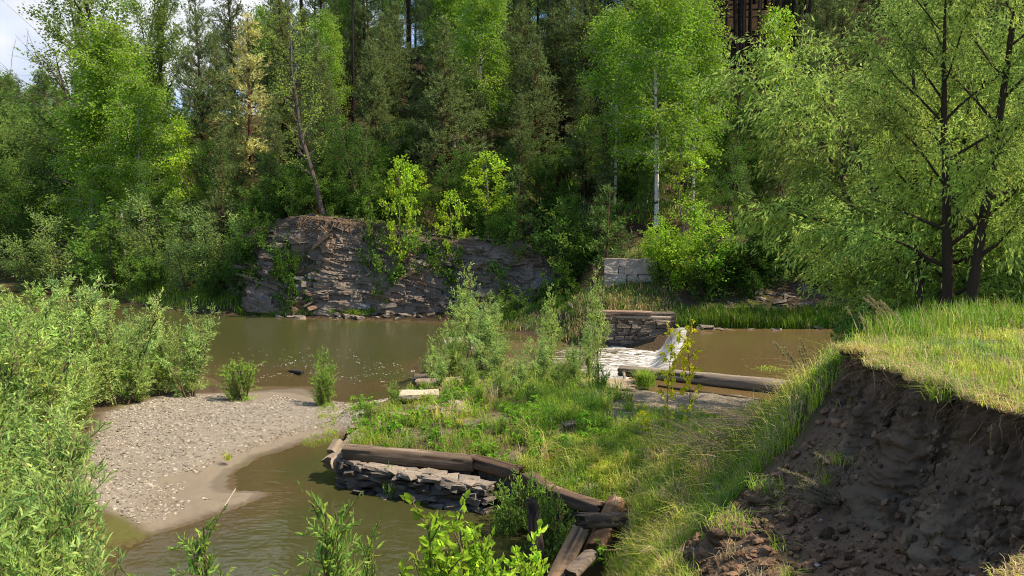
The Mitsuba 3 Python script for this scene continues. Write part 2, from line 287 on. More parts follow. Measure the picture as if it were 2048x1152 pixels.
n = len(tt); ii, jj = np.meshgrid(np.arange(len(s) - 1), np.arange(n - 1), indexing='ij'); a = (ii * n + jj).ravel()
f = np.vstack([np.stack([a, a + n, a + n + 1], 1), np.stack([a, a + n + 1, a + 1], 1)])
v = np.stack([FX.ravel(), FY.ravel(), FZ.ravel()], 1)
scene['waterfall'] = mikit.ply((v, f), 'fall_material', smooth=True, uv=np.stack([S.ravel(), TT.ravel()], 1), color=np.tile([.2, .19, .15], (len(v), 1)))
tag('waterfall', 'white sheet of water falling over the low weir', kind='structure')
v, f = sheet(axis((-3, 7.4, 0.08)), axis((24.6, 36, 0.1)), lambda X, Y: 0.02 + (0.05 + .14 * ss(1, 5, X)) * (fbm2(X, Y, 2.2, 4, 3) - .4))
cxl = np.interp(v[:, 1], CREST[:, 1], CREST[:, 0])
d = cxl - v[:, 0]
keep = (d > 0.75) & (d < 8) & (v[:, 1] > 24.6 + 1.6 * ss(4.6, 3.9, v[:, 0])) & (ground_z(v[:, 0], v[:, 1]) < -.12)
f = f[keep[f].all(1)]
thr = 0.22 + 0.07 * np.maximum(d - 1.0, 0) + 0.12 * ss(33, 35.5, v[:, 1])
scene['rapids'] = mikit.ply((v, f), 'foam_water_material', smooth=True, uv=np.stack([thr, thr], 1), color=np.tile([.10, .085, .04], (len(v), 1)))
tag('rapids', 'foaming white water racing away from the foot of the weir', kind='structure')
v, f = sheet(axis((-44, -16, 0.2)), axis((44, 68, 0.25)), lambda X, Y: 0.015 + 0.13 * (fbm2(X, Y, 1.2, 3, 3) - .45))
yl = 51.0 - (v[:, 0] + 19) * 0.75 * (v[:, 0] < -19)
k = np.abs(v[:, 1] - yl)
keep = k < 3.5
f = f[keep[f].all(1)]
thr = 0.48 + 0.05 * k
scene['far_riffle'] = mikit.ply((v, f), 'foam_water_material', smooth=True, uv=np.stack([thr, thr], 1), color=np.tile([.09, .07, .035], (len(v), 1)))
tag('far_riffle', 'broken white riffle far upstream on the left bend', kind='structure')
rng = np.random.default_rng(5)
fo = Acc()
for q in range(600):
    u, vv = rng.uniform(440, 880), 690 + 80 * rng.beta(2.2, 1.6)
    if fbm2(np.array([u * .012]), np.array([vv * .05]), 1, 3, 2)[0] < 0.47: continue
    p = at(u, vv, 0.004)
    if ground_z(p[0], p[1]) > -0.03: continue
    r = 0.008 + 0.020 * rng.random() ** 3
    g = np.arange(6) * np.pi / 3 + rng.random()
    rr = r * rng.uniform(.6, 1.3, 6)
    fo.add(np.vstack([p + [0, 0, .012], np.stack([p[0] + rr * 1.7 * np.cos(g), p[1] + rr * np.sin(g), g * 0 + .004], 1)]), [[0, k + 1, (k + 1) % 6 + 1] for k in range(6)], (.8, .8, .8))
scene['foam_flecks'] = fo.ply('foam_material')
tag('foam_flecks', 'white foam flecks drifting on the olive pool', 'foam', kind='stuff')

# ------------------------------------------------------------------ foliage makers
LIFE = {'leaf2': 2.35, 'lance': 2.2, 'needle': 2.2}         # thin leaves: half of this goes through, half comes back
def leaves_mesh(acc, pos, d, ln, wd, col, rng, kind='leaf2', fold=0.25):
    n = len(pos)
    if n == 0: return
    col = np.asarray(col) * LIFE[kind] * [.94, 1.08, .85]
    d = unit(d); w = unit(np.cross(d, rng.normal(size=(n, 3)))); up = np.cross(w, d)
    ln = np.broadcast_to(ln, (n,))[:, None] * rng.uniform(.7, 1.25, (n, 1)); wd = np.broadcast_to(wd, (n,))[:, None] * rng.uniform(.8, 1.2, (n, 1))
    if kind == 'needle':
        v = np.stack([pos - w * wd / 2, pos + w * wd / 2, pos + d * ln], 1); f = np.array([[0, 1, 2]])
    elif kind == 'leaf2':
        m = pos + d * ln * .45 + up * wd * fold
        v = np.stack([pos, m - w * wd / 2, pos + d * ln, m + w * wd / 2], 1); f = np.array([[0, 1, 2], [0, 2, 3]])
    else:                                                   # a lance or oval leaf with a fold along its rib and a bent tip
        b = up * wd * fold
        tip = pos + d * ln - up * ln * .12
        v = np.stack([pos, pos + d * ln * .3 - w * wd / 2 + b, pos + d * ln * .3 + w * wd / 2 + b, pos + d * ln * .5, pos + d * ln * .68 - w * wd * .4 + b * .5, pos + d * ln * .68 + w * wd * .4 + b * .5, tip], 1)
        f = np.array([[0, 3, 1], [0, 2, 3], [1, 3, 4], [3, 2, 5], [4, 3, 6], [3, 5, 6]])
    k = v.shape[1]
    acc.add(v.reshape(-1, 3), (f[None] + (np.arange(n) * k)[:, None, None]).reshape(-1, 3), np.repeat(np.broadcast_to(col, (n, 3)), k, 0))
def poly(p, d, L, n, bend, jit, rng):
    """A branch as a polyline: starts at p along d, bent step by step by the vector bend."""
    out = [p]; d = d / np.linalg.norm(d)
    for k in range(n):
        p = p + d * L / n; out.append(p)
        d = d + bend / n + rng.normal(size=3) * jit
        d = d / np.linalg.norm(d)
    return np.array(out)
def along(p, t):
    k = np.clip(t * (len(p) - 1), 0, len(p) - 1.001); i = k.astype(int); fr = (k - i)[:, None]
    return p[i] * (1 - fr) + p[i + 1] * fr, unit(p[i + 1] - p[i])
def tint(base, rng, n, s=.22, warm=.12):
    b = rng.normal(1, s, (n, 1)).clip(.5, 1.7); h = rng.normal(.02, warm * .55, (n, 1))
    return np.asarray(base) * b * np.hstack([1 + h, np.ones((n, 1)), 1 - h * .4])
def make_tree(seed, H, r, base, prof, n1, up, bend, n2, l2, bend2, nl, leaf, col, hang=0.3, wob=.02, lean=(0, 0), bark=(.09, .075, .06), spread=.12, kind='leaf2', up_top=None, n_stem=1, bare=0.0, sides=6, stem_spread=.5, limb_col=None):
    rng = np.random.default_rng(seed)
    wood, crown = Acc(), Acc()
    for st in range(n_stem):
        a0 = rng.random() * 6.28 + st * 2.4
        sp = stem_spread if n_stem > 1 else 0
        h = H * (1 if st == 0 else rng.uniform(.6, .98))
        d0 = np.array([math.cos(a0) * sp * rng.uniform(.3, 1) + lean[0], math.sin(a0) * sp * rng.uniform(.3, 1) + lean[1], 1.0])
        tp = poly(np.array([0, 0, -.3]) + (rng.normal(size=3) * [.12, .12, 0] if n_stem > 1 else 0), d0, h, 12, np.array([-lean[0] * .6, -lean[1] * .6, .25 * sp]), wob, rng)
        tr = r * (1 - np.linspace(0, 1, 13)) ** .8 + .006
        tr[0] *= 1.35
        bc = np.asarray(bark) * rng.uniform(.85, 1.15)
        wood.add(*tube(tp, tr, sides), bc)
        N = max(3, n1 // n_stem)
        for k in range(N):
            t = base + (1 - base) * ((k + rng.random()) / N)
            t = min(t, .985)
            p, tg = along(tp, np.array([t])); p, tg = p[0], tg[0]
            az = k * 2.4 + rng.normal() * .4 + a0
            e = up if up_top is None else up + (up_top - up) * (t - base) / (1 - base)
            e = math.radians(e + rng.normal() * 7)
            d = np.array([math.cos(az) * math.cos(e), math.sin(az) * math.cos(e), math.sin(e)]) + (tg - [0, 0, 1]) * .6
            L = prof((t - base) / (1 - base)) * H * rng.uniform(.75, 1.2)
            br = poly(p, d, L, 6, np.asarray(bend, float), .06, rng)
            rb = max(.008, np.interp(t, np.linspace(0, 1, 13), tr) * .45)
            wood.add(*tube(br, np.linspace(rb, .005, 7), 4 if sides > 4 else 3, False), bc if limb_col is None else np.asarray(limb_col))
            cl = tint(col, rng, 1, .16, .10)[0]
            tip_light = 1.0
            for q in range(max(1, int(n2 * L / (prof(.3) * H + .01) + .5))):
                if rng.random() < bare: continue
                sq = rng.uniform(.22, 1) ** .8
                pb, tb = along(br, np.array([sq]))
                d2 = tb[0] + rng.normal(size=3) * .6
                L2 = l2 * rng.uniform(.6, 1.3)
                tw = poly(pb[0], d2, L2, 3, np.asarray(bend2, float), .08, rng)
                if sides > 4: wood.add(*tube(tw, [.006, .005, .004, .003], 3, False), bc * .9)
                tt_ = rng.random(nl)
                pl, tl = along(tw, tt_)
                pl = pl + rng.normal(size=(nl, 3)) * spread * l2
                dl = tl + rng.normal(size=(nl, 3)) * .7 + np.array([0, 0, -hang])
                leaves_mesh(crown, pl, dl, leaf[0], leaf[1], tint(cl, rng, nl, .18, .08), rng, kind)
    return wood, crown
def make_pine(seed, H, r, base, width, col, dens=1.0, tuft=.22, bark=(.12, .07, .045), dead=True, lean=(0, 0), taper=.85, yellow=0):
    """A Scots pine: whorls of upturned branches carrying needle tufts."""
    rng = np.random.default_rng(seed)
    wood, crown = Acc(), Acc()
    tp = poly(np.array([0, 0, -.4]), np.array([lean[0], lean[1], 1.0]), H, 12, np.array([-lean[0], -lean[1], 0]), .012, rng)
    tr = r * (1 - np.linspace(0, 1, 13)) ** .75 + .012
    wood.add(*tube(tp, tr, 7), np.linspace(0, 1, 13).repeat(7).tolist() and np.vstack([np.repeat(np.linspace(.55, 1.25, 13), 7)[:, None] * np.asarray(bark), np.tile(bark, (2, 1))]))
    if dead:                                                # dry stubs under the crown
        for k in range(int(14 * base * H / 6)):
            t = rng.uniform(.1, base); p, _ = along(tp, np.array([t])); az = rng.random() * 6.28
            br = poly(p[0], np.array([math.cos(az), math.sin(az), rng.normal() * .2]), rng.uniform(.4, 1.6), 3, np.array([0, 0, -.3]), .12, rng)
            wood.add(*tube(br, [.018, .012, .008, .004], 3, False), (.10, .085, .075))
    n = int(H * (1 - base) / .42)
    for k in range(n):
        t = base + (1 - base) * (k / n) ** .95
        s = (t - base) / (1 - base)
        prof = width * ((1 - s) ** taper) * (.55 + .45 * ss(0, .25, s)) + .12
        for b in range(rng.integers(4, 7)):
            p, _ = along(tp, np.array([min(t + rng.normal() * .006, .99)])); az = rng.random() * 6.28
            e = math.radians(5 + 55 * s ** 1.5 + rng.normal() * 9)
            L = prof * rng.uniform(.55, 1.15)
            br = poly(p[0], np.array([math.cos(az) * math.cos(e), math.sin(az) * math.cos(e), math.sin(e)]), L, 5, np.array([0, 0, .35]), .05, rng)
            wood.add(*tube(br, np.linspace(max(.012, .03 * L), .006, 6), 3, False), np.asarray(bark) * .75)
            cl = tint(col, rng, 1, .14, .08)[0]
            m = max(2, int(L * 7 * dens))
            tt_ = .3 + .7 * rng.random(m) ** .7
            pb, tb = along(br, tt_)
            off = rng.normal(size=(m, 3)) * np.array([.22, .22, .10]) * (L ** .5)
            pb = pb + off
            td = unit(tb * .8 + off * 1.5 + rng.normal(size=(m, 3)) * .35 + [0, 0, .55])
            kk = 9
            pos = np.repeat(pb, kk, 0) + np.repeat(td, kk, 0) * (rng.random((m * kk, 1)) * tuft)
            dd = np.repeat(td, kk, 0) * .7 + rng.normal(size=(m * kk, 3)) * .55
            c = np.repeat(tint(cl, rng, m, .15, .08), kk, 0)
            leaves_mesh(crown, pos, dd, tuft * .75, tuft * .17, c, rng, 'needle')
    return wood, crown
PH, LEAN = {}, {}
def group(name, wood, crown, bark='bark_material', leaf='leaf_material', parts=('trunk', 'crown')):
    cv = crown.get()[0]; PH[name] = float(np.percentile(cv[:, 2], 99.7)); tv_ = cv[cv[:, 2] > PH[name] * .97].mean(0); LEAN[name] = math.degrees(math.atan2(tv_[0], tv_[1]))
    scene['proto_' + name] = {'type': 'shapegroup', parts[0]: wood.ply(bark, smooth=False if bark != 'birch_bark_material' else True), parts[1]: crown.ply(leaf)}
def put(proto, base, x, y, s=1.0, rot=0.0, label=None, cat='tree', grp=None, z=None, tilt=(0, 0), sz=None):
    key = name_of(base)
    z = float(ground_z(x, y)) if z is None else z
    m = T().translate([x, y, z])
    if tilt[0]: m = m.rotate([0, 1, 0], tilt[0])
    if tilt[1]: m = m.rotate([1, 0, 0], tilt[1])
    m = m.rotate([0, 0, 1], rot).scale([s, s, s if sz is None else sz])
    scene[key] = {'type': 'instance', 'to_world': m, 'g': {'type': 'ref', 'id': 'proto_' + proto}}
    tag(key, label, cat, grp)
    return key
# ------------------------------------------------------------------ rock cliff
def rand_block(rng, size, jit=.22):
    b = np.array([[x, y, z] for x in (-1, 1) for y in (-1, 1) for z in (-1, 1)], float) * .5
    b += rng.normal(size=b.shape) * jit * .5
    return b * size, np.array([[0, 1, 3], [0, 3, 2], [4, 6, 7], [4, 7, 5], [0, 4, 5], [0, 5, 1], [2, 3, 7], [2, 7, 6], [0, 2, 6], [0, 6, 4], [1, 5, 7], [1, 7, 3]])
def turn(v, rx, ry, rz):
    return v @ trimesh.transformations.euler_matrix(rx, ry, rz)[:3, :3].T
ROCK = np.array([.165, .140, .112])
def rock_col(x, z, rng, n=1):
    c = ROCK * rng.uniform(.6, 1.25)
    k = fbm2(np.array([x]), np.array([z * 1.6]), .55, 3, 21)[0]
    if k > .66: c = np.array([.145, .150, .165]) * rng.uniform(.8, 1.2)
    elif k < .36: c = np.array([.20, .135, .085]) * rng.uniform(.8, 1.2)
    return c
def cliff_y(x, t):
    cy = np.interp(x, CLIFF_X, CLIFF_Y)
    front = cy - 1.15 + 1.05 * t ** 1.3 + 0.9 * (fbm2(x, t * 3, .35, 3, 31) - .5) * (1 - t * .4)
    return front
def cliff_face(x, t):
    zt = np.interp(x, CLIFF_X, CLIFF_Z) + .05 + 1.1 * (fbm2(x, x * 0, .55, 4, 36) - .55)
    z0 = 0.15
    z = z0 + (zt - z0) * t
    q = z + 0.16 * x + 2.2 * (fbm2(x, z, .30, 3, 32) - .5)
    lay = np.floor(q / .34 + .6 * fbm2(x, z, 1.1, 2, 33))
    blk = np.floor((x + 3.7 * np.sin(lay * 12.9)) / (.5 + .5 * np.abs(np.sin(lay * 7.7))))
    h = np.abs(np.modf(np.sin(lay * 127.1 + blk * 311.7) * 43758.5)[0])
    h2 = np.abs(np.modf(np.sin(np.floor(q / .09) * 61.3 + blk * 17.7) * 9758.5)[0])
    edge = np.minimum(t * 6, 1) * np.minimum((1 - t) * 8, 1)
    y = cliff_y(x, t) - (.34 * h + .12 * h2 + .5 * (fbm2(x, z, .9, 4, 34) - .5) - .2) * edge
    return y, z
xs = np.arange(-19.5, 4.2, .07); ts = np.linspace(0, 1, 90)
X, TT = np.meshgrid(xs, ts, indexing='ij')
Y, Z = cliff_face(X, TT)
top = np.stack([xs, np.interp(xs, CLIFF_X, CLIFF_Y) + 1.3, np.interp(xs, CLIFF_X, CLIFF_Z) + .12 + .4 * (fbm2(xs, xs * 0, .9, 3, 37) - .5)], 1)
V = np.stack([X, Y, Z], -1)
V = np.concatenate([V, top[:, None]], 1); n = V.shape[1]
ii, jj = np.meshgrid(np.arange(len(xs) - 1), np.arange(n - 1), indexing='ij'); a = (ii * n + jj).ravel()
f = np.vstack([np.stack([a, a + n, a + n + 1], 1), np.stack([a, a + n + 1, a + 1], 1)])
V = V.reshape(-1, 3)
nz = fbm2(V[:, 0], V[:, 2] * 2.2, .8, 4, 22)[:, None]; blue = ss(.63, .72, fbm2(V[:, 0], V[:, 2] * 1.6, .55, 3, 21))[:, None]; och = ss(.40, .33, fbm2(V[:, 0], V[:, 2] * 1.6, .55, 3, 21))[:, None]
c = ROCK * (.55 + .8 * nz); c = c * (1 - blue * .7) + np.array([.135, .145, .17]) * blue * .7; c = c * (1 - och * .7) + np.array([.19, .13, .085]) * och * .7
earth = ss(-.9, -.1, V[:, 2] - np.interp(V[:, 0], CLIFF_X, CLIFF_Z) + .8 * (fbm2(V[:, 0], V[:, 2], 1, 3, 24) - .5))[:, None]
c = c * (1 - earth) + np.array([.075, .055, .04]) * earth
tag('rock_cliff', 'shaded grey layered rock face above the far waterline', kind='structure')
scene['rock_cliff'] = mikit.ply((V, f), 'rock_material', color=np.clip(c, .02, .6))
rng = np.random.default_rng(77)
small = Acc()
for k in range(760):
    x = rng.uniform(-16.5, 1.6); t = rng.random() ** 1.1 * .93
    yy, zz = cliff_face(np.array([x]), np.array([t])); yy, zz = yy[0], zz[0]
    big = k < 130
    w = rng.uniform(.5, 1.5) if big else rng.uniform(.12, .4)
    b, bf = rand_block(rng, np.array([w, rng.uniform(.25, .5) * (1 if big else .6), rng.uniform(.1, .34) * (1 if big else .5)]), .36)
    tw = rng.normal() * .5 if rng.random() < .25 else rng.normal() * .12
    dipn = 1.4 * (fbm2(np.array([x]), np.array([zz]), .30, 3, 35)[0] - .5)
    b = turn(b, rng.normal() * .25, .16 + dipn + tw, rng.normal() * .4) + [x, yy + .13, zz]
    col = rock_col(x, zz, rng)
    if big:
        scene[name_of('rock_cliff__slab')] = mikit.ply((b, bf), 'rock_material', color=np.tile(col, (8, 1)))
    else: small.add(b, bf, col)
scene['rock_cliff__rubble'] = small.ply('rock_material'); tag('rock_cliff__rubble', 'small broken slabs stuck out of the rock face', kind='stuff')
tal = Acc()
for k in range(1400):
    u = rng.uniform(560, 1075) if rng.random() < .75 else rng.uniform(1380, 1660)
    p = at(u, rng.uniform(622, 640), 0) if u < 1100 else at(u, rng.uniform(605, 640), 1.6)
    if u < 1100: p[1] += rng.uniform(-.1, 1.2)
    s_ = .08 + .3 * rng.random() ** 3
    b, bf = rand_block(rng, np.array([s_ * 1.5, s_, s_ * .45]), .3)
    zz = ground_z(p[0], p[1])
    if zz < -.1: continue
    tal.add(turn(b, rng.normal() * .2, rng.normal() * .2, rng.random() * 6) + [p[0], p[1], zz + s_ * .1], bf, ROCK * rng.uniform(.5, 1.25))
scene['scree'] = tal.ply('rock_material'); tag('scree', 'loose flat stones along the far waterline', 'stones', kind='stuff')
rng = np.random.default_rng(78)
for (u, v, sx, sz) in [(705, 634, 1.0, .2), (735, 631, .7, .25), (760, 633, .9, .2), (780, 629, .6, .22), (872, 633, 1.2, .45), (690, 630, .5, .2), (1058, 661, .7, .35), (640, 632, .6, .2), (720, 637, .5, .15)]:
    p = at(u, v, .05)
    b, bf = rand_block(rng, np.array([sx, sx * .7, sz]), .2)
    k = name_of('waterside_stone'); scene[k] = mikit.ply((turn(b, .1, .1, rng.random()) + p + [0, 0, sz * .3], bf), 'rock_material', color=np.tile(ROCK * rng.uniform(.8, 1.3), (8, 1)))
    tag(k, {872: 'large pale boulder at the waterline below the right part of the cliff', 1058: 'pale stone lying in the lower channel left of the weir', 640: 'leftmost flat stone on the waterline below the cliff'}.get(u, 'flat grey stone in the row at the waterline below the cliff'), 'stone', None if u in (872, 1058, 640) else 'flat stones at the foot of the cliff')
# roots hanging over the cliff below the grey tree
rt = Acc()
for k in range(26):
    x = at_y(rng.uniform(600, 720), 440, 45)[0] + rng.normal() * .3
    cy, cz = np.interp(x, CLIFF_X, CLIFF_Y), np.interp(x, CLIFF_X, CLIFF_Z)
    p = poly(np.array([x, cy - .1, cz + .05]), np.array([rng.normal() * .7, -.5, .1]), rng.uniform(.7, 2.4), 7, np.array([0, .35, -2.2]), .16, rng)
    rt.add(*tube(p, np.linspace(rng.uniform(.015, .05), .006, 8), 4, False), np.array([.16, .12, .085]) * rng.uniform(.7, 1.3))
scene['rock_cliff__roots'] = rt.ply('bark_material'); tag('rock_cliff__roots', 'bare tree roots hanging over the cliff edge', kind='stuff')

# ------------------------------------------------------------------ wood: logs and hewn timbers
def timber(p0, p1, w, h, col, seed=0, n=24, sides=12, jag=(.0, .0), rough=.03, square=.5, roll=0, sag=0, taper=1.0, pale=None):
    """A log (square=0) or hewn beam (square=1) with weathered, uneven faces and ragged ends."""
    rng = np.random.default_rng(seed)
    p0, p1 = np.asarray(p0, float), np.asarray(p1, float)
    L = np.linalg.norm(p1 - p0); t = (p1 - p0) / L
    a = unit(np.cross(t, [0, 0, 1.0]) if abs(t[2]) < .92 else np.cross(t, [0, 1.0, 0])); b = np.cross(a, t)
    a, b = a * math.cos(roll) + b * math.sin(roll), b * math.cos(roll) - a * math.sin(roll)
    g = (np.arange(sides) + .5) * 2 * np.pi / sides
    cs, sn = np.cos(g), np.sin(g)
    sq = np.maximum(np.abs(cs), np.abs(sn)); rad = (1 - square) + square / sq
    ca, sa = cs * rad * w / 2, sn * rad * h / 2
    S = np.linspace(0, 1, n)
    v, uv, c = [], [], []
    endj = rng.random((2, sides))
    for k, s_ in enumerate(S):
        nn = meshkit.fbm(np.stack([np.full(sides, s_ * L * 1.6), cs * 1.7 + seed, sn * 1.7], -1), 4, seed) - .5
        gr = meshkit.noise(np.stack([np.full(sides, s_ * L * .8), cs * 6 + seed, sn * 6], -1), seed + 3)
        crack = meshkit.noise(np.stack([np.full(sides, s_ * L * .5), cs * 9 + seed, sn * 9], -1), seed + 7)
        sc = (1 + rough * 12 * nn + .10 * (gr - .5) - .16 * ss(.68, .85, crack)) * (1 + (taper - 1) * s_)
        along_ = s_ * L + (jag[0] * endj[0] * (1 - s_) ** 6) - (jag[1] * endj[1] * s_ ** 6)
        v.append(p0 + t * along_[:, None] + a * (ca * sc)[:, None] + b * (sa * sc)[:, None] - np.array([0, 0, sag * 4 * s_ * (1 - s_)]))
        uv.append(np.stack([np.full(sides, s_ * L), np.arange(sides) / sides], 1))
        cc = np.asarray(col) * (.6 + .8 * gr[:, None]) * (1 - .75 * ss(.66, .82, crack))[:, None]
        if pale is not None: cc = cc + (np.asarray(pale) - cc) * ss(.5, .75, nn + .5)[:, None]
        c.append(cc)
    i, j = np.meshgrid(np.arange(n - 1), np.arange(sides), indexing='ij')
    q = np.stack([i * sides + j, (i + 1) * sides + j, (i + 1) * sides + (j + 1) % sides, i * sides + (j + 1) % sides], -1).reshape(-1, 4)
    f = [q[:, [0, 1, 2]], q[:, [0, 2, 3]]]; N = n * sides
    for e, row in ((0, v[0]), (1, v[-1])):
        ctr = row.mean(0) + t * (.02 if e == 0 else -.02)
        v += [row, ctr[None]]; uv += [uv[0 if e == 0 else n - 1], uv[0][:1]]; c += [np.tile(np.asarray(col) * .75, (sides, 1)), np.asarray(col)[None] * .45]
        k = np.arange(sides); kk = (k + 1) % sides
        f.append(np.stack([N + (kk if e else k), N + (k if e else kk), k * 0 + N + sides], 1)); N += sides + 1
    return mikit.ply((np.vstack(v), np.vstack(f)), 'wood_material', smooth=True, uv=np.vstack(uv), color=np.clip(np.vstack(c), .006, .8))
GREYW, DARKW, REDW = (.27, .225, .175), (.045, .036, .03), (.17, .10, .055)

# the long log behind the sand, with its branch stub
k = 'fallen_log'
scene[k + '__trunk'] = timber(at(1238, 741, 1.02), at(1640, 780, 1.12) + [.5, -.3, 0], .36, .36, (.20, .172, .142), 3, 70, 22, (.05, .05), .018, .05, taper=1.22, pale=(.27, .24, .20))
scene[k + '__branch_stub'] = timber(at(1247, 745, 1.0), at(1248, 757, .93) + [0, -.22, 0], .11, .11, (.2, .17, .14), 5, 6, 8, (.02, .05), .03, 0, taper=.6)
tag(k, 'long grey barkless log lying across the shallows above the sand', 'log')
k = 'thin_pole'
scene[k] = timber(at(1316, 771, .93), at(1530, 803, .97), .09, .09, (.09, .065, .045), 8, 30, 8, (.05, .05), .05, 0)
tag(k, 'thin dark pole half buried along the wet edge of the sand', 'pole')
# plank decking
dk = 'plank_deck'; tag(dk, 'remains of a wooden deck of pale planks beside the grass tuft', 'deck')
o = at(1222, 772, 1.0); e1 = unit(at(1300, 776, 1.0) - o); e2 = np.array([-e1[1], e1[0], 0])
for q in range(7):
    z_ = max(1.07, float(ground_z(o[0] + .5, o[1]) + .03))
    p = o + e2 * (q * .185 - .5) + [0, 0, 0]; p[2] = z_
    scene[name_of(dk + '__plank')] = timber(p - e1 * (1.1 + .1 * (q % 3)), p + e1 * (.75 - .13 * (q % 2)), .165, .05, (.30, .24, .18), 20 + q, 8, 8, (.06, .06), .012, 1)
# the crib wall: beams, ledge, stones
cw = 'crib_wall'; tag(cw, 'low ruined wall of dark stones and hewn beams along the still pool', 'wall')
def wp(x, y, z): return np.array([x, y, z], float)
scene[cw + '__top_beam'] = timber(wp(-3.78, 16.62, .71), wp(-.75, 15.80, .71), .36, .30, (.105, .08, .06), 31, 60, 24, (.08, .05), .022, .9, pale=(.21, .175, .135))
scene[cw + '__lower_beam'] = timber(wp(-3.70, 16.60, .42), wp(-.80, 15.85, .40), .3, .28, (.08, .06, .045), 32, 30, 12, (.08, .05), .03, .8)
scene[cw + '__side_beam'] = timber(wp(-.80, 15.85, .74), wp(.22, 15.00, .74), .36, .30, (.095, .065, .045), 33, 30, 22, (.05, .05), .04, .3)
scene[cw + '__corner_beam'] = timber(wp(.30, 14.72, .78), wp(.78, 13.98, .76), .34, .28, (.10, .07, .05), 34, 26, 22, (.05, .05), .04, .35)
scene[cw + '__long_beam'] = timber(wp(.66, 14.05, .76), wp(1.66, 12.95, .80), .30, .26, (.10, .07, .052), 35, 44, 22, (.06, .12), .025, .55, pale=(.26, .19, .13))
scene[cw + '__rear_beam'] = timber(wp(1.80, 12.95, .86), wp(2.38, 12.35, .80), .28, .16, (.17, .12, .06), 36, 20, 12, (.05, .08), .03, .6, pale=(.22, .17, .07))
led = np.array([(-3.95, 16.55), (-3.4, 16.13), (-2.7, 15.78), (-1.3, 15.13), (-.55, 14.82)])
seg = np.r_[0, np.cumsum(np.linalg.norm(np.diff(led, axis=0), axis=1))]
def ledp(s_, off=0):
    x, y = np.interp(s_, seg, led[:, 0]), np.interp(s_, seg, led[:, 1])
    return np.array([x - .42 * off, y - .9 * off])
rng = np.random.default_rng(41)
for row in range(6):
    z = -.12 + row * .115; s_ = rng.uniform(0, .2)
    while s_ < seg[-1]:
        w = rng.uniform(.16, .42); p = ledp(s_ + w / 2, rng.normal() * .035 - .02 * row)
        b, bf = rand_block(rng, np.array([w * 1.05, rng.uniform(.3, .5), rng.uniform(.09, .15)]), .24)
        b = turn(b, rng.normal() * .14, rng.normal() * .12, -.43 + rng.normal() * .2) + [p[0], p[1] + .12, z + rng.normal() * .02]
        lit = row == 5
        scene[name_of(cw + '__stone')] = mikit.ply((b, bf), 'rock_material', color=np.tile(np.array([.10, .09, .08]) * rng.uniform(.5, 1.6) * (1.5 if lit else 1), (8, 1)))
        s_ += w
led_m = Acc()
for q in range(46):
    s_ = (q + rng.random()) / 46 * seg[-1]; p = ledp(s_, rng.uniform(-.42, -.05))
    b, bf = rand_block(rng, np.array([rng.uniform(.2, .5), rng.uniform(.15, .32), .07]), .25)
    led_m.add(turn(b, rng.normal() * .06, rng.normal() * .06, -.43 + rng.normal() * .3) + [p[0], p[1], .545 + rng.normal() * .012 - .04 * s_ / seg[-1]], bf, np.array([.23, .20, .165]) * rng.uniform(.7, 1.15))
scene[cw + '__ledge'] = led_m.ply('rock_material'); tag(cw + '__ledge', 'sunlit pale stone ledge along the wall', kind='stuff')
# face of the wall behind the plants
fx = Acc()
for (a0, b0) in ((wp(-.78, 15.78, 0), wp(.16, 14.98, 0)), (wp(.16, 14.98, 0), wp(.70, 14.0, 0)), (wp(.70, 14.0, 0), wp(1.75, 12.85, 0))):
    S, Z = np.meshgrid(np.linspace(0, 1, 24), np.linspace(-.4, .66, 16), indexing='ij')
    P = a0 + (b0 - a0) * S[..., None]; P[..., 2] = Z
    nrm = unit(np.array([-(b0 - a0)[1], (b0 - a0)[0], 0])) * -1
    P = P + nrm * (.12 * (fbm2(S * 4, Z * 3, 1.5, 4, 6) - .5))[..., None] - nrm * .05
    ii, jj = np.meshgrid(np.arange(23), np.arange(15), indexing='ij'); a = (ii * 16 + jj).ravel()
    fx.add(P.reshape(-1, 3), np.vstack([np.stack([a, a + 16, a + 17], 1), np.stack([a, a + 17, a + 1], 1)]), (.12, .105, .09))
scene[cw + '__concrete_face'] = fx.ply('rock_material', smooth=True)
# broken timbers at the wall's near corner
def piece(base, label, *args, cat='timber', **kw):
    k = name_of(base); scene[k] = timber(*args, **kw); tag(k, label, cat); return k
piece('mooring_post', 'dark split upright post standing in the pool', at_y(1078, 1165, 12.15), at_y(1064, 988, 12.35), .27, .24, (.07, .058, .05), 51, 34, 20, (.0, .5), .05, .4, pale=(.26, .21, .17), taper=.72)
piece('broken_timber', 'rotten black timber lying level across the broken logs', at_y(1143, 1040, 12.1), at_y(1300, 1036, 12.45), .2, .21, (.085, .07, .058), 52, 34, 20, (.35, .15), .05, .5, pale=(.24, .2, .16))
piece('leaning_log', 'orange brown rotten log leaning under the black timber', at_y(1236, 1000, 13.0), at_y(1188, 1108, 11.8), .36, .30, REDW, 53, 34, 22, (.12, .1), .035, .25, pale=(.30, .23, .17))
piece('leaning_plank', 'thick grey brown plank sloping down to the pool', at_y(1164, 1056, 11.95), at_y(1104, 1175, 11.2), .27, .12, (.17, .125, .085), 54, 30, 20, (.06, .05), .02, .9, .15, pale=(.30, .2, .12))
piece('short_plank', 'short weathered plank end lowest among the broken logs', at_y(1185, 1104, 11.6), at_y(1140, 1150, 11.1), .26, .12, (.15, .125, .10), 55, 14, 10, (.08, .05), .03, .9)
piece('driftwood_log', 'pale weathered driftwood log at the left end of the wall', at_y(730, 866, 17.4), at_y(652, 936, 16.55), .40, .32, (.27, .22, .165), 56, 26, 12, (.2, .2), .06, .2, cat='driftwood', pale=(.4, .33, .26))
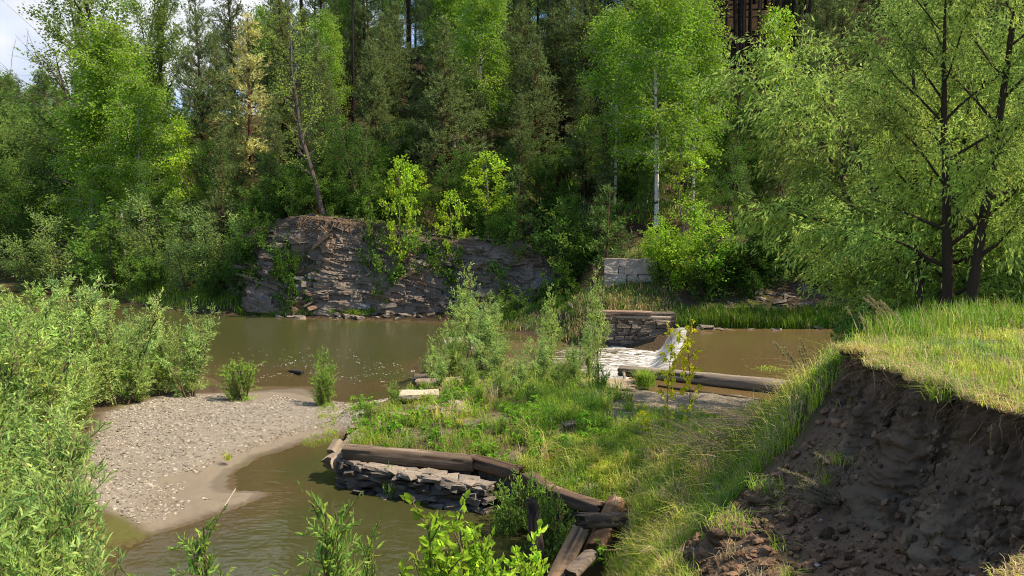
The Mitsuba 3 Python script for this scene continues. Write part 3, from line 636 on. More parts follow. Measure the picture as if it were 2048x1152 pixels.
piece('driftwood_stump', 'stubby pale driftwood stump left of the driftwood log', at_y(680, 880, 17.1), at_y(662, 908, 16.8), .24, .24, (.30, .25, .195), 57, 10, 10, (.08, .05), .06, .2, cat='driftwood')
piece('wood_chunk', 'wood chunk behind the upper end of the driftwood log', at_y(695, 880, 17.6), at_y(732, 868, 17.9), .22, .16, (.28, .22, .17), 58, 10, 10, (.1, .1), .06, .3, cat='driftwood')
kk = 'snag'; tag(kk, 'dark snag with bare twigs stranded in the shallow river', 'driftwood')
scene[kk + '__stem'] = timber(at(578, 741, .02), at(606, 748, .06) + [0, 0, .06], .16, .14, (.05, .04, .035), 59, 14, 8, (.15, .1), .05, 0)
tw = Acc(); rng = np.random.default_rng(3)
for q in range(9):
    tw.add(*tube(poly(at(582, 741, .05), np.array([-.8 + rng.normal() * .4, rng.normal() * .4, .5]), rng.uniform(.3, .8), 4, np.array([0, 0, .1]), .15, rng), [.012, .009, .006, .003, .002], 3, False), (.22, .15, .1))
scene[kk + '__twigs'] = tw.ply('bark_material')
piece('dry_stick', 'bare pale stick lying on the sand spit', at(449, 1013, .06), at(471, 978, .08), .03, .03, (.3, .25, .2), 60, 8, 6, cat='stick')
piece('brown_clod', 'rust brown clod alone on the pale gravel', at(322, 862, .33), at(331, 862, .33), .12, .09, (.09, .035, .02), 61, 6, 8, (.03, .03), .06, .1, cat='clod')

# stone abutment, its timber cap, concrete block, slabs
ab = 'stone_abutment'; tag(ab, 'dry stone abutment in courses at the far end of the weir', 'wall')
p0, p1 = at_y(1183, 668, 34.4), at_y(1372, 668, 33.9); p0[2] = p1[2] = 0
rng = np.random.default_rng(90)
for row in range(9):
    z = -.1 + row * .175; s_ = rng.uniform(-.2, 0)
    while s_ < 4.1 - .09 * row ** 1.3:
        w = rng.uniform(.25, .7)
        b, bf = rand_block(rng, np.array([w * .98, .5, .16]), .14)
        p = p0 + (p1 - p0) * (s_ + w / 2) / 4.2
        scene[name_of(ab + '__stone')] = mikit.ply((b + [p[0], p[1] + .15 + .02 * row + rng.normal() * .03, z], bf), 'rock_material', color=np.tile(np.array([.13, .115, .098]) * rng.uniform(.6, 1.3), (8, 1)))
        s_ += w
b, bf = rand_block(rng, np.array([3.5, 1.6, 1.55]), .02); c_ = (p0 + p1) / 2
scene[ab + '__core'] = mikit.ply((b + [c_[0], c_[1] + 1.0, .72], bf), 'rock_material', color=np.tile([.09, .075, .06], (8, 1)))
scene[ab + '__cap_timber'] = timber(at_y(1172, 622, 34.0), at_y(1306, 626, 33.8), .3, .16, (.24, .17, .125), 91, 26, 12, (.15, .1), .035, .7, pale=(.36, .29, .24))
scene[ab + '__cap_timber_001'] = timber(at_y(1230, 632, 34.0), at_y(1344, 636, 33.75), .25, .12, (.26, .22, .18), 92, 20, 12, (.1, .1), .03, .8)
cb = 'block_wall'; tag(cb, 'sunlit grey wall of rough blocks on the far bank above the weir', 'wall')
q0 = at_y(1208, 590, 37.2); q0[2] = 2.0; ex = unit(np.array([1, -.10, 0])); ey = np.array([.10, 1, 0]); W_, H_ = 2.55, 1.85
rng = np.random.default_rng(95)
for row in range(5):
    z = q0[2] + (row + .5) * H_ / 5; s_ = 0.0
    while s_ < W_ - .05:
        w = min(rng.uniform(.3, .75), W_ - s_); w = W_ - s_ if W_ - s_ - w < .2 else w
        b, bf = rand_block(rng, np.array([w - .012, .4, H_ / 5 - .010]), .11)
        b = turn(b, 0, rng.normal() * .01, -.1) + q0 + ex * (s_ + w / 2) + ey * (.2 + rng.normal() * .012); b[:, 2] += z - q0[2]
        scene[name_of(cb + '__block')] = mikit.ply((b, bf), 'rock_material', color=np.tile(np.array([.33, .30, .26]) * rng.uniform(.75, 1.1), (8, 1)))
        s_ += w
b, bf = rand_block(rng, np.array([W_ - .06, 1.0, H_ - .03]), 0)
scene[cb + '__core'] = mikit.ply((turn(b, 0, 0, -.1) + q0 + ex * W_ / 2 + ey * .62 + [0, 0, H_ / 2], bf), 'rock_material', color=np.tile([.13, .115, .095], (8, 1)))
def slab(base, label, pos, size, rot, col, cat='slab', seed=1, jit=.08):
    rng = np.random.default_rng(seed); m = trimesh.creation.box(size); m = m.subdivide().subdivide().subdivide()
    v = np.array(m.vertices); v += (meshkit.fbm(v * 3 + seed, 3, seed)[:, None] - .5) * jit * np.sign(v) 
    k = name_of(base); scene[k] = mikit.ply((turn(v, *rot) + pos, np.array(m.faces)), 'rock_material', color=np.asarray(col) * (.7 + .6 * meshkit.fbm(v * 4 + seed, 3, seed)[:, None])); tag(k, label, cat)
slab('tilted_slab', 'pale concrete slab tilted up out of the lower channel', at(1132, 672, .1) + [0, .3, .35], (1.5, .9, .22), (.05, -.5, .1), (.36, .30, .23), seed=3)
slab('pier_slab', 'flat topped concrete pier with dark side at the river side of the willows', at_y(905, 690, 31.2) + [.35, .5, -.25], (1.5, 1.6, .75), (0, .03, .15), (.30, .27, .23), 'pier', 4)
slab('end_block', 'dark block end jutting out at the left edge of the platform', at_y(824, 770, 24.2) + [.25, .3, -.1], (.5, .9, .65), (0, 0, .1), (.09, .075, .06), 'block', 5, .14)
slab('flat_stone', 'flat pale stone in the grass behind the stepped bank', at(823, 792, .95) + [.2, 0, .05], (1.1, .6, .1), (0, 0, .1), (.38, .33, .26), 'stone', 6)
rng = np.random.default_rng(14)
for q, (u, v, z, sx, lab) in enumerate([(860, 822, 1.0, .5, 'flat brown stone on the left of the stepped bank'), (905, 832, .98, .65, 'long brown stone slab edging the stepped bank'), (800, 838, .85, .4, 'brown stone near the gravel end of the platform'), (940, 855, .95, .45, 'stone between the weeds behind the hewn beam'), (1140, 862, 1.05, .4, 'brown stone at the edge of the shaded lawn'), (720, 862, .6, .4, 'stone by the upper end of the driftwood')]):
    p = at(u, v, z); b, bf = rand_block(rng, np.array([sx, sx * .6, .16]), .25)
    k = name_of('bank_stone'); scene[k] = mikit.ply((turn(b, .05, .05, rng.random() * .6) + [p[0], p[1], ground_z(p[0], p[1]) + .05], bf), 'rock_material', color=np.tile(np.array([.20, .165, .13]) * rng.uniform(.7, 1.2), (8, 1))); tag(k, lab, 'stone')
slab('grey_boulder', 'small grey stone in the weeds of the platform', at(915, 815, 1.05), (.5, .4, .25), (.2, .1, .3), (.3, .25, .21), 'stone', 7, .2)
piece('buried_timber', 'grey timber half buried at the river edge of the platform', at(1098, 726, .85), at(1168, 730, .9), .4, .2, (.26, .215, .175), 66, 16, 10, (.1, .1), .04, .6)
piece('flat_timber', 'pale timber lying along the platform edge left of the willows', at(830, 765, .85), at(1000, 757, .95), .4, .2, (.27, .225, .18), 67, 26, 10, (.1, .1), .04, .6)

# ------------------------------------------------------------------ eroded bank of dark soil
E = EDGE[5:19]; seg = np.r_[0, np.cumsum(np.linalg.norm(np.diff(E, axis=0), axis=1))]
from scipy.interpolate import CubicSpline
SP = CubicSpline(seg, E)
sv = np.linspace(0, seg[-1] - .9, 420); c0 = SP(sv); tg = unit(SP(sv, 1)); nm = np.stack([-tg[:, 1], tg[:, 0]], 1)
tv = np.linspace(0, 1, 90)
S, TT = np.meshgrid(sv, tv, indexing='ij')
rimz = 4.4 + .16 * (fbm2(c0[:, 0], c0[:, 1], .8, 4, 5) - .5) + .05
off = np.interp(TT, [0, .05, .08, .14, .3, .6, 1], [-.42, -.05, .09, -.03, .06, .30, .62])
drop = np.interp(sv, [0, 2.2, 3.2, 5.0, 6.0, seg[-1] - .4, seg[-1]], [1.7, 1.6, 1.5, 1.25, 1.15, .75, .35])[:, None]
off = off * np.where(off > 0, ss(seg[-1] - .9, seg[-1] - 2.2, sv)[:, None] * .9 + .1, 1)
bz = np.interp(TT, [0, .05, .08, .14, .8, 1], [-.12, -.04, -.06, -.14, -1.0, -1.55]) * np.where(TT > .14, drop, 1)
nn = meshkit.fbm(np.stack([S * 1.3, bz * .8, S * 0], -1), 5, 51) - .5
n2 = meshkit.fbm(np.stack([S * 5, bz * 2.2, S * 0 + 3], -1), 4, 52) - .5
off = off + (nn * .40 + n2 * .20 + (meshkit.fbm(np.stack([S * 7, bz * .9, S * 0 + 9], -1), 4, 58) - .5) * .22 + (meshkit.fbm(np.stack([S * 15, bz * 15, S * 0], -1), 3, 59) - .5) * .13) * ss(.04, .2, TT) + (.22 * (fbm2(S, S * 0, 2.2, 4, 53) - .5) + .16 * (fbm2(S, TT * 2, 9, 3, 57) - .5)) * ss(.02, .08, TT)
bz = bz + .10 * (meshkit.fbm(np.stack([S * 3, TT * 3, S * 0], -1), 4, 54) - .5) * ss(.02, .1, TT)
V = np.stack([c0[:, None, 0] + nm[:, None, 0] * off, c0[:, None, 1] + nm[:, None, 1] * off, rimz[:, None] + bz], -1)
n = len(tv); ii, jj = np.meshgrid(np.arange(len(sv) - 1), np.arange(n - 1), indexing='ij'); a = (ii * n + jj).ravel()
f = np.vstack([np.stack([a, a + n, a + n + 1], 1), np.stack([a, a + n + 1, a + 1], 1)])
V = V.reshape(-1, 3); kk_ = fbm2(V[:, 0] * 1.5 + V[:, 1], V[:, 2] * 2, 1.5, 4, 55)[:, None]
tfl = TT.reshape(-1, 1)
c = SOIL * (.55 + 1.0 * kk_); c = c + (np.array([.15, .118, .082]) - c) * (ss(.58, .75, kk_) * .7)
low = ss(.35, .8, tfl + .5 * (kk_ - .5)); c = c + (np.array([.165, .135, .10]) * (.6 + .8 * kk_) - c) * low * .75
c = np.where(tfl < .10, np.array([.14, .115, .06]) * (.5 + kk_), c)
scene['eroded_bank'] = mikit.ply((V, f), 'ground_material', smooth=True, color=np.clip(c, .008, .5)); tag('eroded_bank', 'steep slipped bank of bare dark soil under the turf edge', kind='structure')
rng = np.random.default_rng(61)
rt = Acc()
for q in range(520):
    k = rng.integers(10, 410); p = np.array([*(c0[k] + nm[k] * rng.uniform(.02, .14)), rimz[k] - rng.uniform(.02, .25)])
    L = rng.uniform(.08, .45)
    rt.add(*tube(poly(p, np.array([*(nm[k] * .8 + rng.normal(size=2) * .5), -.4]), L, 5, np.array([0, 0, -1.2]), .2, rng), np.linspace(rng.uniform(.002, .006), .001, 6), 3, False), np.array([.13, .095, .06]) * rng.uniform(.5, 1.5))
for q in range(5):
    k = rng.integers(60, 330); p = np.array([*(c0[k] + nm[k] * .12), rimz[k] - rng.uniform(.1, .4)])
    rt.add(*tube(poly(p, np.array([nm[k][0], rng.normal() * .5, -.7]), rng.uniform(.4, .9), 9, np.array([.1, .0, -1.2]), .16, rng), np.linspace(.004, .002, 10), 4, False), (.19, .14, .095))
scene['eroded_bank__roots'] = rt.ply('bark_material'); tag('eroded_bank__roots', 'fine roots hanging from the turf edge', kind='stuff')
def lumps(N, poly_, smin, smax, pw, colf, flat=.7, seed=1, sub=0, sink=.15, where=None):
    rng = np.random.default_rng(seed); base = trimesh.creation.icosphere(subdivisions=sub); bv, bf = np.array(base.vertices), np.array(base.faces)
    A = Acc(); mnx, mny, mxx, mxy = poly_.bounds
    P = np.stack([rng.uniform(mnx, mxx, N * 4), rng.uniform(mny, mxy, N * 4)], 1); P = P[shapely.contains(poly_, shapely.points(P))]
    if where is not None: P = P[where(P[:, 0], P[:, 1], ground_z(P[:, 0], P[:, 1]))]
    P = P[:N]; Zs = ground_z(P[:, 0], P[:, 1])
    for (x, y), z in zip(P, Zs):
        s_ = smin + (smax - smin) * rng.random() ** pw
        v = bv * (1 + rng.normal(size=(len(bv), 1)) * .22) * s_ * np.array([rng.uniform(.8, 1.5), rng.uniform(.7, 1.1), flat * rng.uniform(.6, 1.3)])
        A.add(turn(v, rng.normal() * .3, rng.normal() * .3, rng.random() * 6.3) + [x, y, z + s_ * flat * (.5 - sink)], bf, colf(rng))
    return A
scene['soil_clods'] = lumps(5200, slip, .008, .075, 5, lambda r: SOIL * r.uniform(.6, 1.9) * np.array([1.1, 1, .95]), .75, 5).ply('ground_material')
tag('soil_clods', 'crumbled dark soil clods strewn over the slip', 'soil', kind='stuff')
fc = Acc(); rng = np.random.default_rng(66); ib = trimesh.creation.icosphere(subdivisions=0); VV = V.reshape(len(sv), n, 3)
for q in range(1500):
    i_, j_ = rng.integers(5, len(sv) - 60), int(n * (.16 + .8 * rng.random() ** .8))
    s_ = .008 + .05 * rng.random() ** 4
    fc.add(np.array(ib.vertices) * (1 + rng.normal(size=(12, 1)) * .25) * s_ + VV[i_, min(j_, n - 1)], ib.faces, SOIL * rng.uniform(.6, 1.9))
scene['eroded_bank__crumbs'] = fc.ply('ground_material'); tag('eroded_bank__crumbs', 'crumbs of soil stuck on the face', kind='stuff')
scene['slip_stones'] = lumps(170, slip, .012, .05, 3, lambda r: np.array([.36, .32, .28]) * r.uniform(.5, 1.1), .4, 6).ply('rock_material')
tag('slip_stones', 'small pale stones scattered on the dark soil', 'stones', kind='stuff')
scene['gravel'] = lumps(14000, bar, .009, .042, 2.6, lambda r: np.array([.29, .27, .24]) * r.uniform(.35, 1.4) * np.array([1, r.uniform(.94, 1.02), r.uniform(.85, 1.05)]), .35, 7, where=lambda x, y, z: (z > .10) & (fbm2(x, y, 1.1, 4, 71) + 1.2 * np.minimum(z - .16, .1) > .42)).ply('rock_material')
tag('gravel', 'pale flat river gravel covering the bar', 'gravel', kind='stuff')
# ------------------------------------------------------------------ plants: one model of each kind, then copies
BIRCH, ASPEN, WILLOW, DARKLEAF, LIME = (.105, .165, .020), (.115, .165, .038), (.115, .155, .058), (.036, .070, .015), (.16, .22, .022)
PINE, PINE_Y = (.080, .100, .046), (.27, .245, .125)
cone = lambda w: (lambda s: w * (1 - s) ** .8 * (.45 + .55 * min(1, s * 5)))
oval = lambda w: (lambda s: w * (max(0.02, 1 - (2 * s - .8) ** 2 / 1.6)) ** .7)
for q, (H, r, base, w, dens, tp_) in enumerate([(14, .15, .16, 2.6, 2.0, .8), (13, .14, .26, 2.4, 2.0, .75), (15, .17, .34, 2.6, 1.9, .6), (11, .12, .12, 2.2, 2.2, .95)]):
    group(f'pine{q}', *make_pine(100 + q, H, r, base, w, PINE, dens, .26, taper=tp_), leaf='needle_material')
group('pine_dry', *make_pine(110, 12, .13, .25, 1.5, PINE_Y, 2.0, .24, taper=.7), leaf='needle_material')
group('pine_young', *make_pine(111, 4, .05, .08, .9, (.062, .092, .034), 2.2, .2, dead=False, taper=1.0), leaf='needle_material')
for q in range(2):
    group(f'pine_tall{q}', *make_pine(120 + q, 24, .19, .66, 2.4, (.045, .06, .03), .8, .3, bark=(.040, .034, .029), taper=.5), leaf='needle_material')
birch_args = dict(bend=(0, 0, -.55), bend2=(0, 0, -1.7), hang=.9, wob=.02, up=48, up_top=72, col=BIRCH, leaf=(.15, .11), spread=.16, limb_col=(.16, .13, .11))
group('birch0', *make_tree(201, 16, .13, .22, oval(.15), 50, n2=26, l2=1.15, nl=16, **birch_args), bark='birch_bark_material')
group('birch1', *make_tree(202, 14, .11, .26, oval(.17), 46, n2=24, l2=1.2, nl=16, **birch_args), bark='birch_bark_material')
group('birch2', *make_tree(203, 9, .06, .18, oval(.14), 28, n2=14, l2=.8, nl=15, **{**birch_args, 'col': LIME}), bark='birch_bark_material')
group('aspen', *make_tree(204, 14, .16, .22, oval(.16), 34, n2=9, l2=.9, nl=12, leaf=(.11, .09), col=(.13, .175, .04), bend=(0, 0, .35), bend2=(0, 0, -.2), hang=.3, wob=.07, lean=(-.16, 0), up=42, bark=(.13, .115, .10), bare=.3), bark='bark_material')
group('poplar', *make_tree(205, 22, .34, .07, oval(.27), 46, n2=44, l2=1.5, nl=20, leaf=(.17, .13), col=(.085, .12, .034), bend=(0, 0, .5), bend2=(0, 0, -.3), hang=.3, wob=.04, up=30, up_top=65, bark=(.06, .05, .042), n_stem=3, stem_spread=.38))
group('broad0', *make_tree(206, 9, .11, .12, oval(.32), 30, n2=24, l2=.9, nl=20, leaf=(.12, .09), col=DARKLEAF, bend=(0, 0, .2), bend2=(0, 0, -.2), up=30, up_top=65, n_stem=2))
group('broad1', *make_tree(207, 10, .12, .15, oval(.28), 30, n2=22, l2=1.0, nl=20, leaf=(.12, .085), col=(.050, .090, .020), bend=(0, 0, .2), bend2=(0, 0, -.3), up=35, up_top=65, n_stem=2))
group('far_tree', *make_tree(208, 12, .15, .15, oval(.33), 26, n2=16, l2=1.4, nl=16, leaf=(.30, .22), col=(.085, .12, .038), bend=(0, 0, .3), bend2=(0, 0, -.3), up=35, up_top=70, sides=4))
group('sapling', *make_tree(209, 5, .035, .28, oval(.17), 22, n2=7, l2=.5, nl=13, leaf=(.12, .09), col=LIME, bend=(0, 0, .2), bend2=(0, 0, -.5), wob=.06, up=40, bark=(.2, .18, .15)))
group('bare_tree', *make_tree(210, 8, .07, .3, oval(.22), 22, n2=10, l2=1.1, nl=1, leaf=(.06, .05), col=BIRCH, bend=(0, 0, -.2), bend2=(0, 0, -.5), wob=.09, up=40, bark=(.17, .14, .12), bare=.15))
group('bush0', *make_tree(211, 3.2, .03, .05, oval(.30), 40, n2=9, l2=.55, nl=20, leaf=(.11, .085), col=DARKLEAF, bend=(0, 0, .3), bend2=(0, 0, -.2), up=35, up_top=60, n_stem=6, stem_spread=.8))
group('bush1', *make_tree(212, 3.0, .03, .05, oval(.28), 40, n2=9, l2=.5, nl=20, leaf=(.10, .07), col=(.075, .125, .026), bend=(0, 0, .3), bend2=(0, 0, -.2), up=35, up_top=60, n_stem=6, stem_spread=.8))
group('bush_bright', *make_tree(213, 4.6, .05, .08, oval(.30), 40, n2=10, l2=.7, nl=18, leaf=(.12, .09), col=(.135, .20, .024), bend=(0, 0, .3), bend2=(0, 0, -.2), up=35, up_top=60, n_stem=5, stem_spread=.6))
group('bush_willow', *make_tree(214, 4.2, .04, .05, oval(.26), 46, n2=10, l2=.7, nl=18, leaf=(.16, .045), col=WILLOW, bend=(0, 0, .4), bend2=(0, 0, -.3), up=45, up_top=70, n_stem=7, stem_spread=.7))
# right-bank willows, near enough to show single leaves
group('willow_big', *make_tree(221, 9.5, .16, .34, oval(.27), 34, n2=44, l2=.8, nl=22, leaf=(.12, .034), col=(.155, .195, .058), bend=(0, 0, .1), bend2=(0, 0, -.9), hang=.7, wob=.035, up=25, up_top=60, bark=(.055, .044, .036), n_stem=2, stem_spread=.30, spread=.07, bare=.12))
group('willow_side', *make_tree(222, 6.5, .09, .42, oval(.30), 26, n2=40, l2=.7, nl=24, leaf=(.12, .034), col=(.165, .205, .064), bend=(0, 0, -.1), bend2=(0, 0, -1.0), hang=.7, wob=.06, up=30, up_top=55, bark=(.075, .06, .05), n_stem=2, stem_spread=.35, spread=.07, bare=.12))
# river-bar willows
wl = dict(bend=(0, 0, .5), bend2=(0, 0, .25), hang=.05, up=55, up_top=70, stem_spread=.42, spread=.05, bark=(.14, .12, .07))
group('bar_willow0', *make_tree(231, 3.0, .016, .08, oval(.20), 80, n2=9, l2=.36, nl=18, leaf=(.09, .024), col=(.175, .225, .075), n_stem=11, **wl))
group('bar_willow1', *make_tree(232, 3.0, .016, .08, oval(.18), 72, n2=9, l2=.34, nl=18, leaf=(.09, .023), col=(.185, .235, .10), n_stem=9, **wl))
group('bar_willow_slim', *make_tree(233, 3.2, .018, .12, cone(.34), 52, n2=7, l2=.36, nl=18, leaf=(.09, .024), col=(.20, .255, .085), n_stem=4, bare=.2, **{**wl, 'stem_spread': .26, 'up': 42}))
group('small_willow', *make_tree(234, 1.3, .010, .05, oval(.30), 44, n2=5, l2=.22, nl=14, leaf=(.06, .018), col=(.13, .20, .045), n_stem=9, **wl))
nw = dict(bend=(0, 0, .5), bend2=(0, 0, .35), hang=-.05, up=55, up_top=70, stem_spread=.40, spread=.03, bark=(.16, .14, .07), kind='lance')
group('near_willow0', *make_tree(241, 3.0, .014, .15, oval(.17), 70, n2=9, l2=.34, nl=16, leaf=(.092, .018), col=(.17, .225, .07), n_stem=9, **nw))
group('near_willow1', *make_tree(242, 2.6, .014, .15, oval(.19), 60, n2=9, l2=.34, nl=16, leaf=(.10, .019), col=(.18, .23, .09), n_stem=7, **nw))
group('willow_sprig', *make_tree(243, 2.2, .010, .3, cone(.26), 44, n2=8, l2=.26, nl=14, leaf=(.075, .016), col=(.135, .195, .05), n_stem=3, **{**nw, 'stem_spread': .15}))
group('oval_shrub', *make_tree(244, 2.4, .012, .25, cone(.30), 64, n2=7, l2=.20, nl=11, leaf=(.062, .034), col=(.175, .245, .028), n_stem=4, **{**nw, 'stem_spread': .22, 'spread': .05}))
group('box_elder', *make_tree(245, 2.6, .014, .06, lambda s: .11, 24, n2=4, l2=.18, nl=8, leaf=(.105, .04), col=(.42, .38, .03), bend=(0, 0, .2), bend2=(0, 0, -1.2), hang=.8, wob=.03, up=35, spread=.08, kind='lance', bark=(.2, .15, .06)))
group('leafy_weed', *make_tree(246, .7, .006, .1, oval(.35), 16, n2=3, l2=.14, nl=9, leaf=(.085, .05), col=(.10, .19, .025), bend=(0, 0, .1), bend2=(0, 0, -.4), hang=.2, up=40, n_stem=5, stem_spread=.6, spread=.1, kind='lance'), parts=('stems', 'leaves'))

RP = np.random.default_rng(400)
def grow(proto, base, u, vtop, y, label, cat='tree', grp=None, wide=1.0, tilt=(0, 0), rot=None):
    """A plant at depth y whose top reaches the row vtop, seen in column u."""
    p = at_y(u, vtop, y); g = float(ground_z(p[0], y))
    h = max(p[2] - g, .3); s = h / PH[proto]
    return put(proto, base, p[0], y, s * wide, LEAN[proto] + 180 * RP.integers(0, 2) + RP.normal() * 8 if rot is None else rot, label, cat, grp, z=g, sz=s, tilt=tilt)

# ---- forest on the far bank, from the photograph's left to its right
for a in [
    ('pine0', 'pine_tree', 395, -10, 60, 'tall grey green pine standing right of the gap of sky', 1.0), ('pine1', 'pine_tree', 430, 60, 66, 'dark pine close behind the first pine right of the sky gap', 1.0),
    ('pine_dry', 'pine_tree', 492, 28, 58, 'pine with yellow brown drying needles', 1.15), ('pine3', 'pine_tree', 545, 200, 52, 'short olive pine below the drying pine', 1.0), ('pine0', 'pine_tree', 470, 190, 57, 'olive pine low in front of the drying pine', .9),
    ('pine3', 'pine_tree', 655, 165, 52, 'slim pine just right of the leaning grey aspen', .85), ('pine0', 'pine_tree', 742, 95, 52, 'grey green pine above the middle of the cliff', 1.0), ('pine2', 'pine_tree', 790, 10, 60, 'tall pine with rounded top behind the cliff pines', 1.0),
    ('pine0', 'pine_tree', 885, 35, 50, 'broad sunlit pine with low spreading boughs above the cliff', 1.2), ('pine1', 'pine_tree', 950, 115, 54, 'pine just right of the broad sunlit pine', 1.05), ('pine3', 'pine_tree', 830, 150, 56, 'pine half hidden left of the broad sunlit pine', 1.0),
    ('pine1', 'pine_tree', 1075, 70, 54, 'dark shaded pine in the middle of the wood', 1.15), ('pine0', 'pine_tree', 1040, 190, 50, 'low dark pine above the right end of the cliff', 1.1), ('pine2', 'pine_tree', 1120, -40, 62, 'tall blue green pine in the middle of the wood', 1.1),
    ('pine0', 'pine_tree', 1170, 160, 50, 'dark pine with pale tips left of the big birch', 1.1), ('pine3', 'pine_tree', 1215, 250, 47, 'small dark pine beside the birch trunk', 1.0), ('pine2', 'pine_tree', 560, -30, 68, 'tall dark pine rising behind the leaning aspen', 1.0),
    ('pine2', 'pine_tree', 460, -60, 75, 'black green pine against the edge of the sky', 1.0), ('pine_tall0', 'pine_tree', 700, -150, 66, 'tall bare stemmed pine behind the aspen', 1.0), ('pine1', 'pine_tree', 1560, 260, 44, 'dark pine behind the bushes right of the big birch', 1.1),
    ('pine0', 'pine_tree', 1490, 330, 42, 'low dark pine above the dark bank bushes', 1.1), ('pine1', 'pine_tree', 1640, 180, 42, 'tall shaded pine behind the left edge of the near willow', 1.1), ('pine2', 'pine_tree', 1750, 120, 45, 'shaded pine behind the middle of the near willow', 1.1), ('pine0', 'pine_tree', 1900, 150, 44, 'shaded pine behind the thick willow trunk', 1.1),
    ('pine_young', 'pine_sapling', 1215, 370, 39.5, 'young pine standing above the block wall', 1.0), ('pine_young', 'pine_sapling', 1245, 450, 38.6, 'bushy little pine on top of the block wall', .9), ('pine_young', 'pine_sapling', 1035, 330, 46, 'young pine at the cliff edge near the yellowish maple twigs', 1.2),
    ('birch0', 'birch_tree', 225, 55, 66, 'tall yellow green birch drooping in front of the dark willow', 1.5), ('birch1', 'birch_tree', 170, 200, 64, 'lower yellow green birch at the left of the birch group', 1.25), ('birch1', 'birch_tree', 275, 150, 62, 'birch with bent white trunk in the birch group', 1.2), ('birch2', 'birch_tree', 365, 235, 58, 'small bright yellow green birch below the tall pine', 1.1),
    ('birch0', 'birch_tree', 965, -60, 56, 'bright birch at the top of the picture right of the sunlit pine', 1.2), ('birch0', 'birch_tree', 905, -90, 62, 'birch crown above the broad sunlit pine', 1.1), ('birch0', 'birch_tree', 1322, -60, 43, 'big white stemmed birch with hanging bright foliage', 1.3), ('birch1', 'birch_tree', 1395, -20, 45, 'birch with bright crown right beside the big birch', 1.15), ('birch1', 'birch_tree', 1235, 10, 47, 'birch just left of the big birch', 1.1),
    ('birch2', 'birch_tree', 1560, 10, 52, 'leaning birch at the right edge of the dark trunks', 1.0), ('birch1', 'birch_tree', 650, 20, 58, 'leafy birch right behind the leaning aspen', .9),
    ('aspen', 'aspen_tree', 640, -10, 47, 'leaning grey aspen with many bare twigs on the cliff edge', 1.1), ('aspen', 'aspen_tree', 690, 60, 58, 'smaller aspen behind the leaning grey aspen', .9),
    ('poplar', 'willow_tree', 190, -120, 78, 'huge dark limbed tree against the sky at the left', 1.3), ('poplar', 'willow_tree', 285, -90, 82, 'tall open crowned tree at the gap of sky', .9),
    ('sapling', 'sapling', 795, 310, 44.2, 'slender bright sapling leaning out over the middle of the cliff', .6), ('sapling', 'sapling', 975, 300, 45.5, 'bright leafy sapling right of the broad sunlit pine', 1.3), ('sapling', 'sapling', 830, 330, 46, 'sapling close behind the slender one on the cliff', 1.1), ('sapling', 'sapling', 905, 380, 44.5, 'thin green sapling on the cliff edge below the sunlit pine', .8), ('sapling', 'sapling', 1375, 300, 42, 'thin sapling between the birch trunks', 1.3),
    ('bare_tree', 'dead_tree', 1372, 225, 41, 'bent grey dead tree right of the big birch trunk', 1.0), ('bare_tree', 'dead_tree', 735, 250, 47, 'thin grey dead stem in front of the cliff pines', .7), ('bare_tree', 'dead_tree', 120, 60, 74, 'dead dark branches against the sky at the left edge', 1.6),
    ('broad0', 'broadleaf_tree', 600, 330, 49, 'leafy shrub tree at the left top of the cliff', .9), ('broad1', 'broadleaf_tree', 330, 330, 58, 'leafy tree among the birches on the left bank', 1.1), ('broad0', 'broadleaf_tree', 440, 290, 55, 'dark leafy tree in front of the tall pine', 1.0), ('broad1', 'broadleaf_tree', 1450, 300, 41, 'dark leafy tree over the bright bush', 1.1), ('broad0', 'broadleaf_tree', 1130, 390, 44, 'dark leafy shrub tree on the earth slope', .9), ('broad0', 'broadleaf_tree', 1590, 350, 39, 'dark leafy tree on the right far bank', 1.2), ('broad1', 'broadleaf_tree', 1010, 230, 58, 'leafy tree between the birch and the dark pines', .8), ('broad0', 'broadleaf_tree', 810, 320, 48, 'dark leafy tree behind the saplings on the cliff', 1.0), ('broad1', 'broadleaf_tree', 920, 360, 48, 'leafy tree under the low boughs of the sunlit pine', 1.0), ('broad0', 'broadleaf_tree', 1480, 180, 50, 'leafy understorey tree below the dark trunks', 1.2), ('broad1', 'broadleaf_tree', 1290, 330, 44, 'leafy tree at the foot of the big birch', 1.0), ('broad0', 'broadleaf_tree', 1800, 300, 38, 'dark leafy tree seen through the near willow', 1.3), ('broad1', 'broadleaf_tree', 1980, 300, 38, 'dark leafy tree at the right edge behind the willow', 1.3),
    ('broad1', 'broadleaf_tree', 90, 330, 72, 'grey green leafy tree at the left edge of the birches', 1.3), ('broad1', 'broadleaf_tree', 20, 300, 74, 'grey green leafy tree at the left edge of the picture', 1.5), ('broad0', 'broadleaf_tree', 45, 390, 66, 'lower leafy tree beside the left edge of the picture', 1.3),
]:
    proto, base, u, vt, y, lab, wd = a
    grow(proto, base, u, vt, y, lab, 'sapling' if 'sapling' in base else 'tree', wide=wd, tilt=(-6, 0) if proto == 'aspen' else (0, 0), rot=0 if proto == 'aspen' else None)
